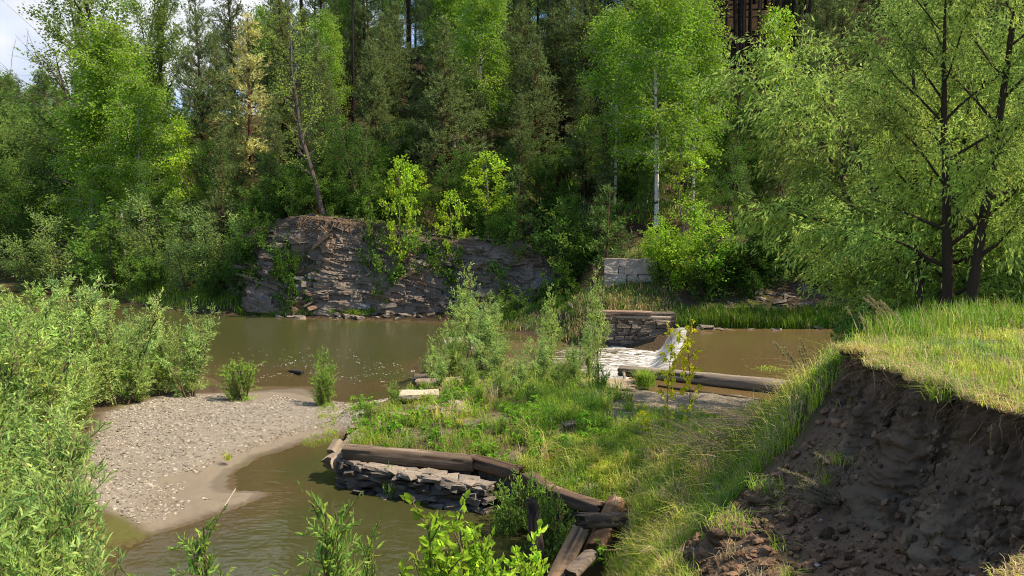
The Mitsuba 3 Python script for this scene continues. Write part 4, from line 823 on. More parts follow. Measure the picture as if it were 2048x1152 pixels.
# tall bare trunks on the dark hillside, and the wood that fills the slope
taken = []
for k in range(150):
    u, y = RP.uniform(560, 2120), RP.uniform(66, 100)
    if RP.random() < .35: u, y = RP.uniform(1400, 1620), RP.uniform(56, 90)
    x = at_y(u, 300, y)[0]
    if any((x - a) ** 2 + (y - b) ** 2 < 1.6 for a, b in taken): continue
    taken.append((x, y))
    put(f'pine_tall{k % 2}', 'pine_trunk_tree', x, y, RP.uniform(.8, 1.1), RP.uniform(0, 360), 'tall dark bare stemmed pine in the wood on the slope', 'tree', 'pines of the dark wood on the slope')
for k in range(90):
    u, y = RP.uniform(420, 2080), RP.uniform(50, 78)
    if 1400 < u < 1600 and y > 52: continue
    x = at_y(u, 300, y)[0]
    put(['pine0', 'pine1', 'pine3', 'pine2'][k % 4], 'wood_pine', x, y, RP.uniform(.6, 1.05), RP.uniform(0, 360), 'shaded pine filling the wood behind the bank', 'tree', 'pines of the wood behind the bank')
for k in range(80):
    u, y = RP.uniform(480, 2080), RP.uniform(70, 100)
    if 1400 < u < 1600: continue
    x = at_y(u, 300, y)[0]
    put(['pine0', 'pine2', 'birch1', 'pine1'][k % 4], 'upper_wood_tree', x, y, RP.uniform(.7, 1.15), RP.uniform(0, 360), 'tree high up in the wood on the slope', 'tree', 'trees high up on the wooded slope')
for k in range(72):
    u, y = RP.uniform(470, 2080), RP.uniform(46.5, 60)
    if k > 45: u, y = RP.uniform(480, 1300), RP.uniform(47.6, 53)
    x = at_y(u, 300, y)[0]
    put(['bush0', 'bush1', 'broad0'][k % 3], 'wood_shrub', x, y, RP.uniform(.5, 1.2) * (.6 if k % 3 == 2 else 1), RP.uniform(0, 360), 'dark leafy shrub of the undergrowth in the wood', 'shrub', 'undergrowth shrubs of the wood')
# far hill on the left
for k in range(150):
    y = RP.uniform(85, 200); u = RP.uniform(-60, 330)
    x = at_y(u, 300, y)[0]
    put(['far_tree', 'far_tree', 'pine2'][k % 3] if y > 120 else 'far_tree', 'hill_tree', x, y, RP.uniform(.55, 1.0), RP.uniform(0, 360), 'tree in the wood covering the far hill at the left', 'tree', 'trees of the far hill')
for x, y, s_ in ((24, 35.2, .75), (31, 34.8, .85), (38, 34.5, .8)):
    put('poplar', 'far_bank_tree', x, y, s_, x * 40, 'tall tree on the far bank upstream of the weir, beyond the right edge', 'tree', 'trees of the far bank upstream')
for k in range(46):                                         # the wood goes on beyond the left edge
    y = RP.uniform(64, 125); x = at_y(RP.uniform(-700, -10), 300, y)[0]
    put(['far_tree', 'broad1', 'broad0'][k % 3], 'left_bank_tree', x, y, RP.uniform(.7, 1.2), RP.uniform(0, 360), 'leafy tree on the left bank at and beyond the left edge', 'tree', 'trees of the left bank')
# ---- bushes of the far banks
for a in [
    ('bush_willow', 310, 385, 55, 'rounded silvery willow bush in the middle of the left bank', 1.3), ('bush_willow', 440, 415, 50, 'grey green willow bush at the left end of the cliff', 1.2), ('bush_willow', 130, 420, 60, 'silvery willow bush near the left edge of the far bank', 1.3), ('bush_willow', 60, 470, 60, 'willow bush over the far riffle at the left edge', 1.1), ('bush1', 230, 430, 56, 'green bush between the silvery willows of the left bank', 1.5), ('bush_willow', 370, 470, 50, 'low willow bush leaning to the water left of the cliff', 1.2), ('bush1', 290, 490, 53, 'low green bush on the left bank grass', 1.2), ('bush0', 500, 500, 47, 'dark bush against the left end of the cliff', 1.0), ('bush0', 440, 520, 48, 'dark low bush beside the water left of the cliff', 1.2),
    ('bush0', 590, 450, 45, 'dark green bush growing on the upper left of the rock', .6), ('bush1', 740, 415, 45.5, 'bush on the cliff top left of the bright sapling', .5), ('bush0', 930, 440, 44.5, 'bush on the cliff edge below the sunlit pine', 1.0), ('bush1', 1000, 410, 45, 'green bush at the right top of the cliff', 1.1), ('bush1', 1010, 570, 42, 'bush at the water below the right end of the cliff', 1.0), ('bush0', 1090, 560, 42, 'dark bush in the gully right of the cliff', 1.2), ('bush1', 1140, 400, 43.5, 'rounded green bush on the earth slope', 1.3), ('bush0', 1170, 470, 42, 'dark bush beside the left end of the block wall', 1.0), ('bush0', 1120, 520, 41.5, 'small bush on the bare earth left of the block wall', .8),
    ('bush1', 790, 425, 45.2, 'bush breaking the rim of the rock beside the bright sapling', .7), ('bush1', 1020, 450, 43.9, 'leafy bush at the lower right rim of the rock', .9), ('bush0', 530, 420, 46.8, 'bush over the upper left rim of the rock', .9), ('bush1', 660, 405, 46.6, 'small bush beside the foot of the leaning aspen', .6), ('bush1', 1150, 560, 40.5, 'green bush on the gully floor left of the abutment', 1.0), ('bush0', 1090, 600, 40.5, 'low dark bush at the water in the gully', 1.3), ('bush1', 1275, 495, 37.6, 'green bush hanging over the top of the block wall', .7),
    ('bush_bright', 1395, 400, 36.5, 'big bright green bush overhanging the bank right of the block wall', 1.2), ('bush_bright', 1330, 430, 37, 'bright green bush just right of the block wall', 1.0), ('bush0', 1480, 440, 37, 'dark green bush right of the big bright bush', 1.3), ('bush0', 1540, 470, 37, 'dark bush in the middle of the right far bank', 1.3), ('bush1', 1600, 440, 38, 'green bush under the shaded pine on the right far bank', 1.4), ('bush0', 1420, 500, 36, 'dark bush low under the bright bush', 1.2), ('bush0', 1660, 480, 37, 'dark bush left of the near willow bush', 1.4), ('bush1', 1740, 450, 37, 'green bush behind the near willow boughs', 1.4), ('bush0', 1850, 470, 37, 'dark bush behind the thick willow trunk', 1.5), ('bush0', 1990, 460, 37, 'dark bush at the right edge of the far bank', 1.5), ('bush1', 1310, 520, 37, 'low bush at the right foot of the block wall', .9), ('bush0', 1500, 540, 36, 'lowest dark bush on the right far bank', 1.0),
]:
    proto, u, vt, y, lab, wd = a
    grow(proto, 'bush', u, vt, y, lab, 'bush', wide=wd)
# ---- willows on the near right bank
for a in [
    ('willow_big', 1962, -190, 12.2, 'thick dark trunked willow on the right bank', .85), ('willow_big', 1900, -60, 12.8, 'second willow with a dark leaning trunk left of the thick one', .85), ('willow_side', 2000, 10, 16.0, 'pale leaved willow at the left edge of the right hand trees', .95), ('willow_side', 2060, 90, 14.8, 'bushy willow between the pale one and the dark leaning trunk', .95), ('willow_side', 2110, 150, 15.0, 'willow cut by the right edge of the picture', .9), ('willow_side', 1990, 260, 15.8, 'low willow behind the dark leaning trunk', 1.0),
]:
    proto, u, vt, y, lab, wd = a
    grow(proto, 'willow_tree', u, vt, y, lab, 'tree', wide=wd, rot=LEAN[proto] + {2000: 50, 2060: 60, 1990: 0, 2110: 180, 1962: 180, 1900: 0}[u])
for a in [
    ('bush_willow', 1760, 592, 15.5, 'grey green willow bush behind the left end of the turf', .75), ('bush_willow', 1825, 575, 15.0, 'grey green willow bush in the middle behind the turf', .8), ('bush1', 1850, 600, 13.0, 'bright leaved bush beside the grey green willow bushes', .9), ('bush1', 1930, 590, 13.0, 'bush at the foot of the thick willow trunk', 1.0), ('bush0', 2010, 580, 12.6, 'bush at the right edge behind the turf', 1.0), ('bush_willow', 1700, 628, 15.5, 'lowest grey green willow bush over the upper pool', .6), ('bush0', 1900, 560, 15.5, 'dark bush behind the willow trunks', 1.2), ('bush0', 2060, 560, 15.0, 'dark bush filling the right edge behind the willows', 1.3),
]:
    proto, u, vt, y, lab, wd = a
    grow(proto, 'bank_bush', u, vt, y, lab, 'bush', wide=wd)
# ---- the thicket on the gravel bar
for a in [
    ('bar_willow1', 372, 620, 23.6, 'grey green willow shrub with tall tip at the right end of the thicket', 1.0), ('bar_willow0', 315, 650, 23.4, 'willow shrub just left of the tall tipped one', 1.0), ('bar_willow1', 220, 570, 21.5, 'tall willow shrub with wispy top standing out of the thicket', 1.0), ('bar_willow0', 270, 690, 22.0, 'low willow shrub at the gravel edge of the thicket', 1.1), ('bar_willow0', 150, 610, 20.5, 'willow shrub in the middle of the thicket', 1.1), ('bar_willow1', 90, 560, 20.0, 'willow shrub behind the middle of the thicket', 1.2), ('bar_willow1', 30, 548, 19.5, 'tallest willow shrub at the far left of the thicket', 1.3), ('bar_willow0', 140, 700, 18.5, 'willow shrub bordering the gravel', 1.1), ('bar_willow1', 60, 690, 16.5, 'leaning willow shrub of the thicket front', 1.2), ('bar_willow0', 40, 640, 15.5, 'dense willow shrub on the left side of the thicket', 1.2), ('bar_willow0', 20, 770, 13.5, 'willow shrub overhanging the muddy shore', 1.1), ('bar_willow1', -70, 720, 12.5, 'willow shrub at the left edge above the muddy shore', 1.2), ('bar_willow0', -60, 590, 17.0, 'willow shrub running out of the left edge', 1.4), ('bar_willow1', 240, 620, 26.0, 'thin willow shrub behind the thicket by the river', 1.0), ('bar_willow0', 20, 560, 24.0, 'willow shrub at the rear of the thicket', 1.4), ('bar_willow0', -60, 650, 13.0, 'shaded willow shrub at the left edge', 1.3),
    ('bar_willow0', 0, 830, 10.4, 'willow shrub over the left end of the sand', 1.0), ('bar_willow1', -60, 790, 9.6, 'willow shrub behind the nearest ones', 1.1),
    ('small_willow', 485, 712, 23.6, 'round low willow bush alone at the edge of the gravel', 1.35), ('small_willow', 650, 735, 22.7, 'small round willow bush alone on the tip of the gravel bar', 1.0), ('small_willow', 645, 700, 22.9, 'wispy little willow behind the small round bush', .6),
]:
    proto, u, vt, y, lab, wd = a
    grow(proto, 'willow_shrub', u, vt, y, lab, 'shrub', wide=wd)
for a in [
    ('near_willow0', -70, 880, 6.8, 'near willow shrub with long pale leaves at the left edge', 1.0), ('near_willow1', 0, 960, 5.9, 'near willow shrub reaching out over the muddy shore', 1.0), ('near_willow0', -150, 930, 5.2, 'close leafy willow shrub in the bottom left corner', 1.0), ('near_willow1', 70, 1010, 5.4, 'near willow shrub whose tips hang over the pool', .9), ('near_willow0', -10, 1030, 4.6, 'nearest willow shrub in the bottom left corner', 1.0), ('near_willow0', -140, 860, 7.6, 'near willow shrub cut by the left edge', 1.1), ('near_willow1', 0, 890, 7.6, 'willow shrub between the thicket and the near shrubs', 1.0),
    ('willow_sprig', 400, 1085, 4.7, 'low willow sprigs at the bottom edge over the pool', .9), ('willow_sprig', 330, 1110, 4.5, 'willow sprig beside the bottom left shrubs', .9), ('willow_sprig', 650, 960, 5.2, 'slim willow with a tall bare tip in front of the pool', .7), ('willow_sprig', 660, 1065, 5.0, 'low willow at the foot of the slim one in front of the pool', 1.0), ('willow_sprig', 735, 1080, 5.0, 'thin willow twig right of the slim willow', .5),
    ('oval_shrub', 925, 955, 4.0, 'yellow green shrub with rounded leaves in front of the pool', 1.05), ('oval_shrub', 985, 1030, 4.0, 'lower yellow green shrub right of the tall rounded leaf shrub', .7), ('oval_shrub', 860, 1075, 3.8, 'small yellow green shrub left of the rounded leaf shrub', .7), ('oval_shrub', 1050, 1100, 3.9, 'small yellow green shrub by the foot of the split post', .5),
]:
    proto, u, vt, y, lab, wd = a
    grow(proto, 'near_shrub', u, vt, y, lab, 'shrub', wide=wd)
# ---- shrubs on the platform
for a in [
    ('bar_willow_slim', 930, 530, 25.5, 'tallest pale willow in the middle of the platform', .9), ('bar_willow1', 965, 590, 24.6, 'broad pale willow in front of the tallest one', 1.05), ('bar_willow_slim', 1000, 640, 24.0, 'pale willow right of the tallest one', .9), ('bar_willow_slim', 862, 668, 23.5, 'slim willow at the left edge of the platform', .9), ('bar_willow1', 880, 700, 22.0, 'low willow at the left edge of the platform', 1.0), ('bar_willow_slim', 1105, 572, 23.6, 'slender willow with a single tall tip', .6), ('bar_willow1', 1085, 660, 21.8, 'dark stemmed willow in the middle of the platform', .9), ('bar_willow_slim', 1198, 537, 23.4, 'narrow upright willow nearest the weir', .5), ('bar_willow1', 1180, 640, 22.6, 'broad willow beside the white water', .5), ('bar_willow1', 990, 670, 23.0, 'wide pale willow filling the middle of the platform bushes', 1.1), ('bar_willow0', 905, 655, 24.0, 'leafy willow left of the tallest pale one', 1.0), ('bar_willow1', 1150, 680, 22.0, 'leafy pale willow between the slender tips', 1.0), ('bar_willow0', 1000, 735, 20.0, 'low bright willow in front of the pale bushes', 1.1), ('bar_willow1', 1040, 705, 20.5, 'bushy willow right of the pale ones', 1.0), ('bar_willow0', 940, 715, 21.0, 'bright bushy willow at the foot of the pale ones', .9), ('bar_willow0', 1120, 715, 20.6, 'green bushy willow above the long grass', 1.2),
    ('small_willow', 740, 800, 18.9, 'little willow sprout at the gravel end of the platform', .8), ('small_willow', 1010, 830, 17.2, 'low green shrub in the weeds behind the wall', 1.2), ('small_willow', 905, 800, 18.8, 'low green shrub on the stepped bank', 1.2), ('small_willow', 785, 765, 20.5, 'bright small willow at the left corner of the platform', .9), ('small_willow', 1060, 770, 19.0, 'small willow in the weeds of the platform', 1.1), ('small_willow', 960, 770, 19.6, 'low willow over the stepped bank', 1.1), ('small_willow', 1200, 730, 20.4, 'small dark willow left of the planks', .9), ('small_willow', 1055, 925, 14.3, 'small willow growing over the corner of the wall', .8), ('small_willow', 1090, 985, 13.4, 'leafy willow hanging down beside the split post', .6), ('small_willow', 1110, 1000, 12.9, 'willow sprout behind the broken timbers', .7), ('small_willow', 1020, 985, 14.0, 'leafy sprout on the shaded face of the wall', .6), ('small_willow', 775, 935, 15.7, 'tuft of green sprouts growing on the ledge', .35),
]:
    proto, u, vt, y, lab, wd = a
    grow(proto, 'platform_willow', u, vt, y, lab, 'shrub', wide=wd)
grow('box_elder', 'maple_sapling', 1383, 640, 15.4, 'yellow green maple sapling with drooping leaves, the taller one', 'sapling', wide=.75)
grow('box_elder', 'maple_sapling', 1338, 648, 14.9, 'yellow green maple sapling left of the taller one', 'sapling', wide=.6)
grow('box_elder', 'maple_sapling', 1310, 800, 14.6, 'low maple twig arching over the shaded grass', 'sapling', wide=1.2, tilt=(-25, 0))
grow('pine_young', 'pine_seedling', 1345, 985, 11.2, 'tiny pine seedling on the grassy slope', 'sapling', wide=.7)
wp_ = [(1160, 1000), (1130, 1010), (1230, 1060), (1180, 880), (880, 880), (860, 860), (780, 850), (760, 880), (1000, 900), (930, 860), (1260, 860), (1330, 870), (1100, 870), (1050, 880), (1150, 850), (1210, 820), (820, 840), (900, 830)]
wp_ += [(RP.uniform(720, 1250), RP.uniform(775, 930)) for _ in range(46)]
wp_ = [w for w in wp_ if not shapely.contains(sandy, shapely.Point(*at(*w, 1.0)[:2]))]
for k, (u, v) in enumerate(wp_):
    p = at(u, v, 1.0)
    put('leafy_weed', 'leafy_weed', p[0], p[1], RP.uniform(.4, 1.0), RP.uniform(0, 360), 'low leafy weed among the grass of the platform', 'weed', 'leafy weeds of the platform')

# ------------------------------------------------------------------ grass
def blades(P, h, wd, col, rng, lean=.35, wind=(0, 0), slope=None):
    n = len(P)
    az = rng.random(n) * 6.283; d = np.stack([np.cos(az), np.sin(az), np.zeros(n)], 1)
    w = np.stack([-d[:, 1], d[:, 0], np.zeros(n)], 1) * (np.broadcast_to(wd, (n,)) * rng.uniform(.7, 1.3, n))[:, None] / 2
    h = np.broadcast_to(h, (n,)) * rng.uniform(.5, 1.25, n)
    L = lean * rng.uniform(.2, 1.6, n)
    off = d * L[:, None] + np.array([wind[0], wind[1], 0])
    m = P + off * (h * .35)[:, None] + np.stack([0 * h, 0 * h, h * .6], 1)
    t = P + off * h[:, None] + np.stack([0 * h, 0 * h, h * (1 - .35 * np.minimum(L, 1.2))], 1)
    v = np.stack([P - w, P + w, m + w * .75, m - w * .75, t], 1).reshape(-1, 3)
    f = (np.array([[0, 1, 2], [0, 2, 3], [3, 2, 4]])[None] + (np.arange(n) * 5)[:, None, None]).reshape(-1, 3)
    hue = (fbm2(P[:, 0], P[:, 1], 1.7, 4, 77)[:, None] - .5) * 1.6
    c = 2.25 * np.broadcast_to(col, (n, 3)) * [1.0, 1.03, 1.15] * (1 + hue * [1.1, .55, .3]) * rng.normal(1, .2, (n, 1)).clip(.5, 1.6)
    return v, f, np.repeat(c, 5, 0)
def scatter(poly_, N, rng, clump=1.2, thr=.0, sharp=.15, seed=0):
    a, b, c_, d = poly_.bounds
    P = np.stack([rng.uniform(a, c_, N * 3), rng.uniform(b, d, N * 3)], 1)
    P = P[shapely.contains(poly_, shapely.points(P))]
    k = fbm2(P[:, 0], P[:, 1], clump, 4, seed)
    P = P[rng.random(len(P)) < ss(thr - sharp, thr + sharp, k)]
    if seed < 20 and seed not in (1, 2): P = P[~shapely.contains(sandy, shapely.points(P))]
    if 3 <= seed < 20 or 60 < seed < 66: P = P[~shapely.contains(bare, shapely.points(P[:, 0] + .5 * (fbm2(P[:, 0], P[:, 1], 1.6, 3, 91) - .5), P[:, 1])) | (rng.random(len(P)) < .08)]
    P = P[:N]
    return np.column_stack([P, ground_z(P[:, 0], P[:, 1]) - .01])
GB_ = np.array([.20, .26, .035])
G1, G2, G3, DRY = np.array([.13, .195, .024]), np.array([.175, .225, .034]), np.array([.085, .155, .018]), np.array([.32, .255, .14])
def gcol(n, rng, a, b, dry=.1):
    k = rng.random((n, 1)); c = a * (1 - k) + b * k
    return np.where(rng.random((n, 1)) < dry, DRY * rng.uniform(.6, 1.1, (n, 1)), c)
def field(acc, poly_, N, h, wd, a, b, dry, seed, thr=.0, clump=1.2, lean=.35, hmod=None, where=None):
    rng = np.random.default_rng(seed); P = scatter(poly_, N, rng, clump, thr, seed=seed)
    if where is not None: P = P[where(P)]
    hh = h * (.55 + .9 * fbm2(P[:, 0], P[:, 1], 1.5, 3, seed + 9))
    acc.add(*blades(P, hh, wd, gcol(len(P), rng, a, b, dry), rng, lean))
def tussocks(acc, poly_, n, nb, r, h, wd, a, b, dry, seed, thr=.4, lean=.7):
    rng = np.random.default_rng(seed); C = scatter(poly_, n, rng, 1.3, thr, seed=seed); m = len(C)
    P = np.repeat(C, nb, 0); P[:, :2] += rng.normal(size=(m * nb, 2)) * np.repeat(rng.uniform(.5, 1.4, m), nb)[:, None] * r
    P[:, 2] = ground_z(P[:, 0], P[:, 1]) - .01
    hh = np.repeat(rng.uniform(.6, 1.4, m), nb) * h
    k = np.repeat(rng.random((m, 1)), nb, 0); dead = np.repeat(rng.random((m, 1)) < dry, nb, 0) | (rng.random((m * nb, 1)) < .06)
    acc.add(*blades(P, hh, wd, np.where(dead, DRY * .9, a * (1 - k) + b * k), rng, lean))
XY = lambda rows, z: [at(u, v, z)[:2] for u, v in rows]
gr = Acc()
terr_near = TERRACE.intersection(shapely.box(2.2, 4.9, 12, 12)).buffer(.02)
field(gr, TERRACE.intersection(shapely.box(1.5, 2.6, 5, 4.9)), 9000, .07, .006, DRY * .62, G2, .8, 16, .1, lean=.9)
field(gr, terr_near, 60000, .085, .008, G2, G2 * 1.15, .30, 1, .2)
field(gr, terr_near, 9000, .26, .007, G1, G2, .12, 2, .55, 1.1)
field(gr, shapely.LineString(EDGE[8:22]).buffer(.16), 6000, .20, .006, G2, G1, .45, 3, .45, 2.5, .8)
field(gr, shapely.LineString([(5, 10.2), (7, 10.9), (12, 11.8)]).buffer(.7), 12000, .34, .008, G1, G3, .12, 4, .4)
slope = shapely.Polygon([(4.3, 9.6), (4.6, 11.5), (4.8, 14.5), (4.6, 16.5), (3.4, 15.2), (2.3, 13.2), (2.0, 12.2), (1.8, 11.0), (1.6, 9.6), (2.2, 9.3), (2.9, 9.6), (3.45, 9.15), (3.95, 9.1)])
field(gr, slope, 26000, .26, .012, G2, G1, .22, 5, .42, 1.8, .5)
field(gr, slope, 16000, .10, .010, G2, G3, .25, 6, .2, 1.4)
field(gr, shapely.Polygon([(2, 4.5), (1.9, 9.5), (1.2, 9.3), (.5, 8), (.3, 6), (.8, 4.2)]), 14000, .2, .008, G1, G2, .3, 7, .3)
field(gr, shapely.Polygon([(.2, 6), (.5, 8.2), (1.1, 9.8), (1.5, 11.4), (2.2, 11.4), (1.9, 8)]), 12000, .26, .008, G1, G2, .2, 37, .38)
lawn = shapely.Polygon(XY([(1010, 925), (1130, 860), (1330, 865), (1400, 900), (1330, 1000), (1230, 1005), (1110, 965), (1060, 935)], 1.0))
field(gr, lawn, 36000, .09, .010, G2, G2 * 1.1, .03, 8, .15)
plat = shapely.Polygon(np.vstack([WALL + [0, .12], XY([(1300, 990), (1400, 900), (1340, 850), (1225, 790), (1150, 760), (1000, 755), (850, 765), (790, 790), (740, 830), (690, 880)], .9)]))
field(gr, plat, 20000, .12, .010, G2, GB_, .18, 9, .55, 1.2)
field(gr, plat, 9000, .34, .010, G1, G3, .08, 10, .60, 1.0)
long_grass = shapely.Polygon(XY([(1075, 880), (1090, 800), (1200, 790), (1240, 840), (1200, 880)], 1.0))
field(gr, long_grass, 6000, .42, .012, G1, G3, .03, 11, .2, 1.5)
field(gr, shapely.Polygon(XY([(1240, 900), (1300, 850), (1400, 845), (1440, 870), (1380, 900)], 1.1)), 4500, .38, .011, G3, G1, .03, 12, .3)
field(gr, shapely.Polygon(np.vstack([WALL[:4] + [0, .05], (WALL[:4] + [.2, .6])[::-1]])), 3500, .22, .009, G2, G1, .1, 13, .5, 1.8)
field(gr, shapely.Polygon(XY([(620, 860), (640, 810), (700, 800), (760, 820), (700, 870)], .3)), 2600, .12, .010, G2, G2, .02, 14, .55, 1.6)
field(gr, shapely.Polygon(XY([(600, 880), (670, 850), (690, 890), (650, 905)], .1)), 1500, .12, .010, G2, G2, .02, 15, .45, 1.6)
GB, GY_ = np.array([.20, .26, .035]), np.array([.26, .27, .06])
tussocks(gr, slope, 420, 38, .05, .30, .011, GB, G1, .22, 61, .3)
tussocks(gr, slope, 160, 30, .05, .42, .010, GY_, GB, .35, 62, .4, .9)
tussocks(gr, plat, 260, 36, .06, .28, .012, GB, G1, .12, 63, .42)
tussocks(gr, plat, 120, 40, .07, .46, .013, GY_, G1, .10, 64, .5)
tussocks(gr, lawn, 240, 26, .05, .12, .010, GB, G2, .08, 65, .3)
tussocks(gr, terr_near, 500, 26, .05, .15, .008, GB, GY_, .25, 66, .35)
tussocks(gr, slip, 46, 26, .04, .20, .007, GB, G1, .3, 67, .4, 1.0)
tussocks(gr, shapely.Polygon([(.2, 6), (.5, 8.2), (1.1, 9.8), (1.5, 11.4), (2.2, 11.4), (1.9, 8), (2, 4.5)]), 130, 34, .05, .26, .010, GB, G1, .35, 68, .35)
rr = np.random.default_rng(19); kx = rr.integers(95, 420, 15000); ro = rr.uniform(-.4, .10, 15000)
Pr = np.column_stack([c0[kx] + nm[kx] * ro[:, None] + rr.normal(size=(15000, 2)) * .02, rimz[kx] - .1 + .06 * (ro + .4)])
Pr = Pr[rr.random(15000) < ss(.3, .6, fbm2(Pr[:, 0], Pr[:, 1], 2, 3, 5))]
gr.add(*blades(Pr, .15, .006, gcol(len(Pr), rr, G2, G1, .55), rr, 1.2))
kx = rr.integers(0, 130, 7000); ro = rr.uniform(-.42, .08, 7000)
Pr = np.column_stack([c0[kx] + nm[kx] * ro[:, None] + rr.normal(size=(7000, 2)) * .03, rimz[kx] - .1 + .06 * (ro + .4)])
gr.add(*blades(Pr, .055, .006, gcol(len(Pr), rr, DRY * .6, G2, .5), rr, 1.2))
scene['grass'] = gr.ply('leaf_material'); tag('grass', 'bright green grass with dry stalks on the near banks and platform', 'grass', kind='stuff')
fg = Acc()
field(fg, shapely.LineString([(-33, 62), (-27, 56), (-21, 50.5), (-16.5, 46.8), (-14.5, 45.6)]).buffer(1.1), 14000, .55, .035, G3 * .8, G1 * .7, .03, 21, .2, .6)
field(fg, shapely.Polygon([(-40, 66), (-34, 63), (-20, 51), (-15, 47.5), (-17, 51), (-28, 62), (-38, 72)]), 16000, .5, .04, G3, G1, .05, 22, .2, .5)
field(fg, shapely.LineString([(-14, 45.3), (-11, 44.6), (-8.5, 44.2)]).buffer(.5), 4000, .4, .03, G3, G1, .05, 23, .3, .8)
field(fg, shapely.LineString([(-1, 42.2), (1.5, 41.3), (3, 40)]).buffer(.9), 5000, .5, .03, G3, G1, .05, 24, .3, .8)
field(fg, shapely.LineString([(7.9, 34.6), (10.5, 34.3), (13.8, 34.2), (16, 34.3)]).buffer(.5), 9000, .62, .03, G3 * .5, G3 * .75, .04, 25, .15, .8, .2)
field(fg, shapely.LineString([(3.4, 35.4), (7.3, 35.2)]).buffer(.7), 4000, .25, .03, G3 * .8, DRY * .4, .25, 26, .2, .8)
field(fg, shapely.LineString([(4.2, 38.5), (7.5, 38.2)]).buffer(1.0), 4500, .4, .03, G1, DRY * .7, .3, 27, .3, .8)
field(fg, shapely.Polygon([(-12, 46.6), (-6, 46), (-5, 49), (-12, 50)]), 9000, .25, .035, G2, G1, .35, 28, .2, .5)
field(fg, shapely.Polygon([(-5, 46), (3, 45), (16, 40), (40, 39), (40, 60), (-5, 60)]), 24000, .4, .05, G3 * .8, G3, .12, 29, .45, .4)
field(fg, shapely.Polygon([(3, 34.4), (8.2, 34.6), (7.5, 40), (3, 41), (-.5, 43), (-.5, 39.5), (2, 36.5)]), 8000, .3, .03, G3 * .6, G3 * .8, .3, 30, .3, .8)
field(fg, shapely.Polygon([(-36, 52), (-24, 44), (-18, 46), (-14.8, 46), (-17, 48), (-24, 53), (-34, 62), (-40, 60)]), 9000, .45, .04, G3, G1, .05, 33, .2, .6, where=lambda P: P[:, 2] > .05)
scene['bank_grass'] = fg.ply('leaf_material'); tag('bank_grass', 'rank green grass along the far waterline', 'grass', kind='stuff')
rng = np.random.default_rng(31)
def tuft(base, label, p, n, h, wd, a, b, spread, dry=.03, lean=.6, cat='grass tuft'):
    A = Acc(); P = np.asarray(p) + np.column_stack([rng.normal(size=(n, 2)) * spread, np.zeros(n)])
    A.add(*blades(P, h, wd, gcol(n, rng, a, b, dry), rng, lean)); k = name_of(base); scene[k] = A.ply('leaf_material'); tag(k, label, cat)
tuft('grass_tuft', 'dense green grass tuft standing alone beside the planks and the log', at(1290, 772, 1.0), 900, .52, .014, G1, G2, .11)
tuft('grass_tuft', 'lone green grass tuft on the gravel near the pool', at(455, 920, .2), 60, .22, .012, G2, G2, .04)
tuft('water_weed', 'floating green weed strands on the upper pool', at(1535, 738, .905), 90, .06, .03, G1, G2, .25, 0, 2.5, 'water weed'); labels['water_weed']['kind'] = 'stuff'
tuft('grass_tuft', 'grass tussock slipped down onto the dark soil', at(1590, 1040, 2.55), 260, .34, .008, G1, G2, .10, .15, 1.0)
tuft('grass_tuft', 'grass tussock near the bottom edge of the slip', at(1800, 1120, 2.6), 200, .30, .008, G2, G2, .08, .15, 1.1)
tuft('grass_tuft', 'tuft hanging on the face of the slipped bank', at_y(1880, 800, 7.0), 120, .22, .007, G1, G2, .06, .2, 1.2)
# dry stalks and plumes
def plume(base, label, p, n, h, dirv, head, col, seed, spread=.06, feather=60):
    rng = np.random.default_rng(seed); st, hd = Acc(), Acc()
    for q in range(n):
        P = poly(np.asarray(p) + rng.normal(size=3) * [spread, spread, 0], np.asarray(dirv, float) + rng.normal(size=3) * .16, h * rng.uniform(.75, 1.1), 10, np.array([.25 * np.sign(dirv[0] + .01), 0, -.35]), .02, rng)
        st.add(*tube(P, np.linspace(.0065, .0028, 11), 3, False), np.asarray(col) * rng.uniform(.8, 1.15))
        if head:
            t = 1 - head * rng.random(feather); pl, tl = along(P, t)
            leaves_mesh(hd, pl, tl + rng.normal(size=(feather, 3)) * .5, .045, .007, tint(np.asarray(col) * .34, rng, feather, .2, .05), rng, 'leaf2')
    k = name_of(base)
    scene[k + '__stalks'] = st.ply('soft_material'); tag(k + '__stalks', '', kind='stuff')
    if head: scene[k + '__heads'] = hd.ply('leaf_material'); tag(k + '__heads', '', kind='stuff')
    tag(k, label, 'dry grass')
STR = (.42, .35, .24)
plume('dry_reed', 'feathery dry reed plumes standing against the upper pool', at_y(1610, 775, 10.5), 7, .72, (-.25, 0, 1), .4, STR, 1, .05, 220)
plume('dry_reed', 'dry reed stalks in front of the grey green willow bushes', at_y(1815, 690, 9.8), 5, .72, (-.35, 0, 1), .4, STR, 2, .08, 200)
plume('dry_reed', 'thin dry stalks at the end of the turf', at_y(1730, 690, 9.6), 4, .5, (-.3, 0, 1), .25, STR, 3, .1, 40)
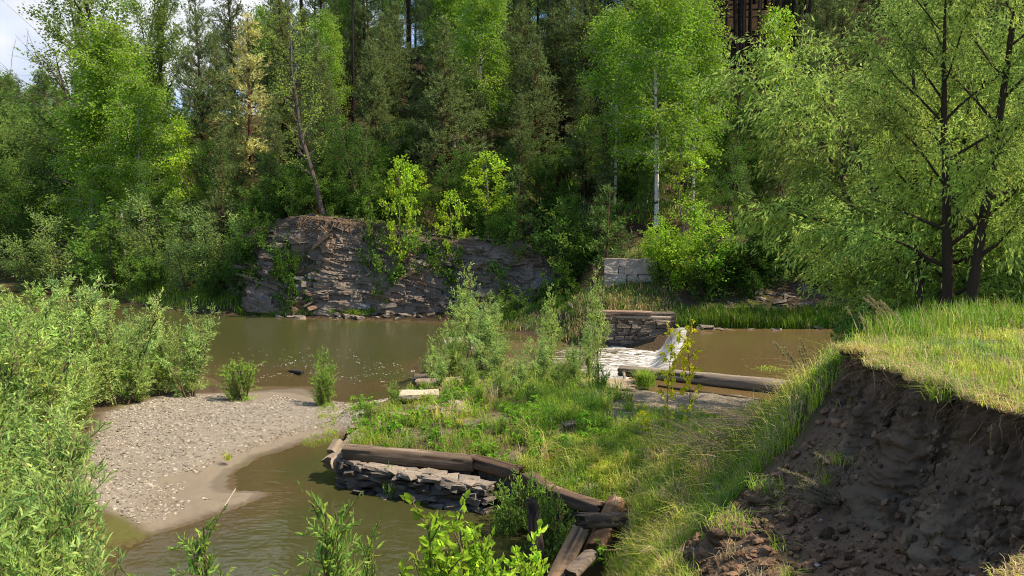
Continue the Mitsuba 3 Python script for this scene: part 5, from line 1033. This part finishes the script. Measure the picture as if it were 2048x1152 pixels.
plume('dry_weed', 'big grey feathery dead weed lying on the dark soil', at_y(1770, 1070, 7.7), 11, 1.15, (-.72, .1, .66), .65, (.36, .31, .27), 4, .05, 500)
plume('dry_weed', 'loose dry stalks crossing the middle of the slip', at_y(1750, 1050, 8.0), 8, .7, (.1, .3, .7), 0, STR, 5, .16)
plume('dry_stalks', 'long dry grass stalks arching over the shaded lawn', at_y(1420, 905, 12.6), 34, 1.15, (-.75, .1, .55), .12, STR, 6, .25, 10)
plume('dry_stalks', 'sheaf of dry grass stalks lying across the upper slope', at_y(1560, 850, 11.0), 60, 1.15, (-.95, .1, .30), .1, STR, 7, .28, 10)
plume('dry_stalks', 'dry grass stalks hanging over the small soil pit', at_y(1500, 900, 11.2), 40, .8, (-.7, -.2, .4), .1, STR, 8, .3, 10)

# slipped sods of turf on the dark soil
rng = np.random.default_rng(88)
for q, (u, v, z, s_, lab) in enumerate([(1540, 985, 2.75, .24, 'turf sod beside the dead weed on the left of the slip'), (1470, 1075, 2.4, .30, 'turf sod with hanging grass at the lower left of the slip'), (1700, 1000, 2.9, .18, 'small turf sod in the middle of the slip'), (1400, 935, 1.9, .26, 'torn sod at the small soil pit on the grassy slope')]):
    p = at(u, v, z); p[2] = float(ground_z(p[0], p[1])) - s_ * .10
    m = trimesh.creation.icosphere(subdivisions=3); vv = np.array(m.vertices)
    vv = vv * (1 + .7 * (meshkit.fbm(vv * 2.2 + q * 7, 4, q)[:, None] - .5)) * s_ * [1.2, .9, .5]
    k = f'turf_sod_{q:03d}' if q else 'turf_sod'; tag(k, lab, 'sod')
    scene[k + '__soil'] = mikit.ply((vv + p, np.array(m.faces)), 'ground_material', smooth=True, color=SOIL * (.6 + 1.0 * meshkit.fbm(vv * 9 + q, 3, q)[:, None]))
    up = vv[vv[:, 2] > s_ * .18]; P = up[rng.integers(0, len(up), 170)] + p
    A = Acc(); A.add(*blades(P, .17, .009, gcol(170, rng, G1, GB, .25), rng, 1.1)); scene[k + '__turf'] = A.ply('leaf_material')
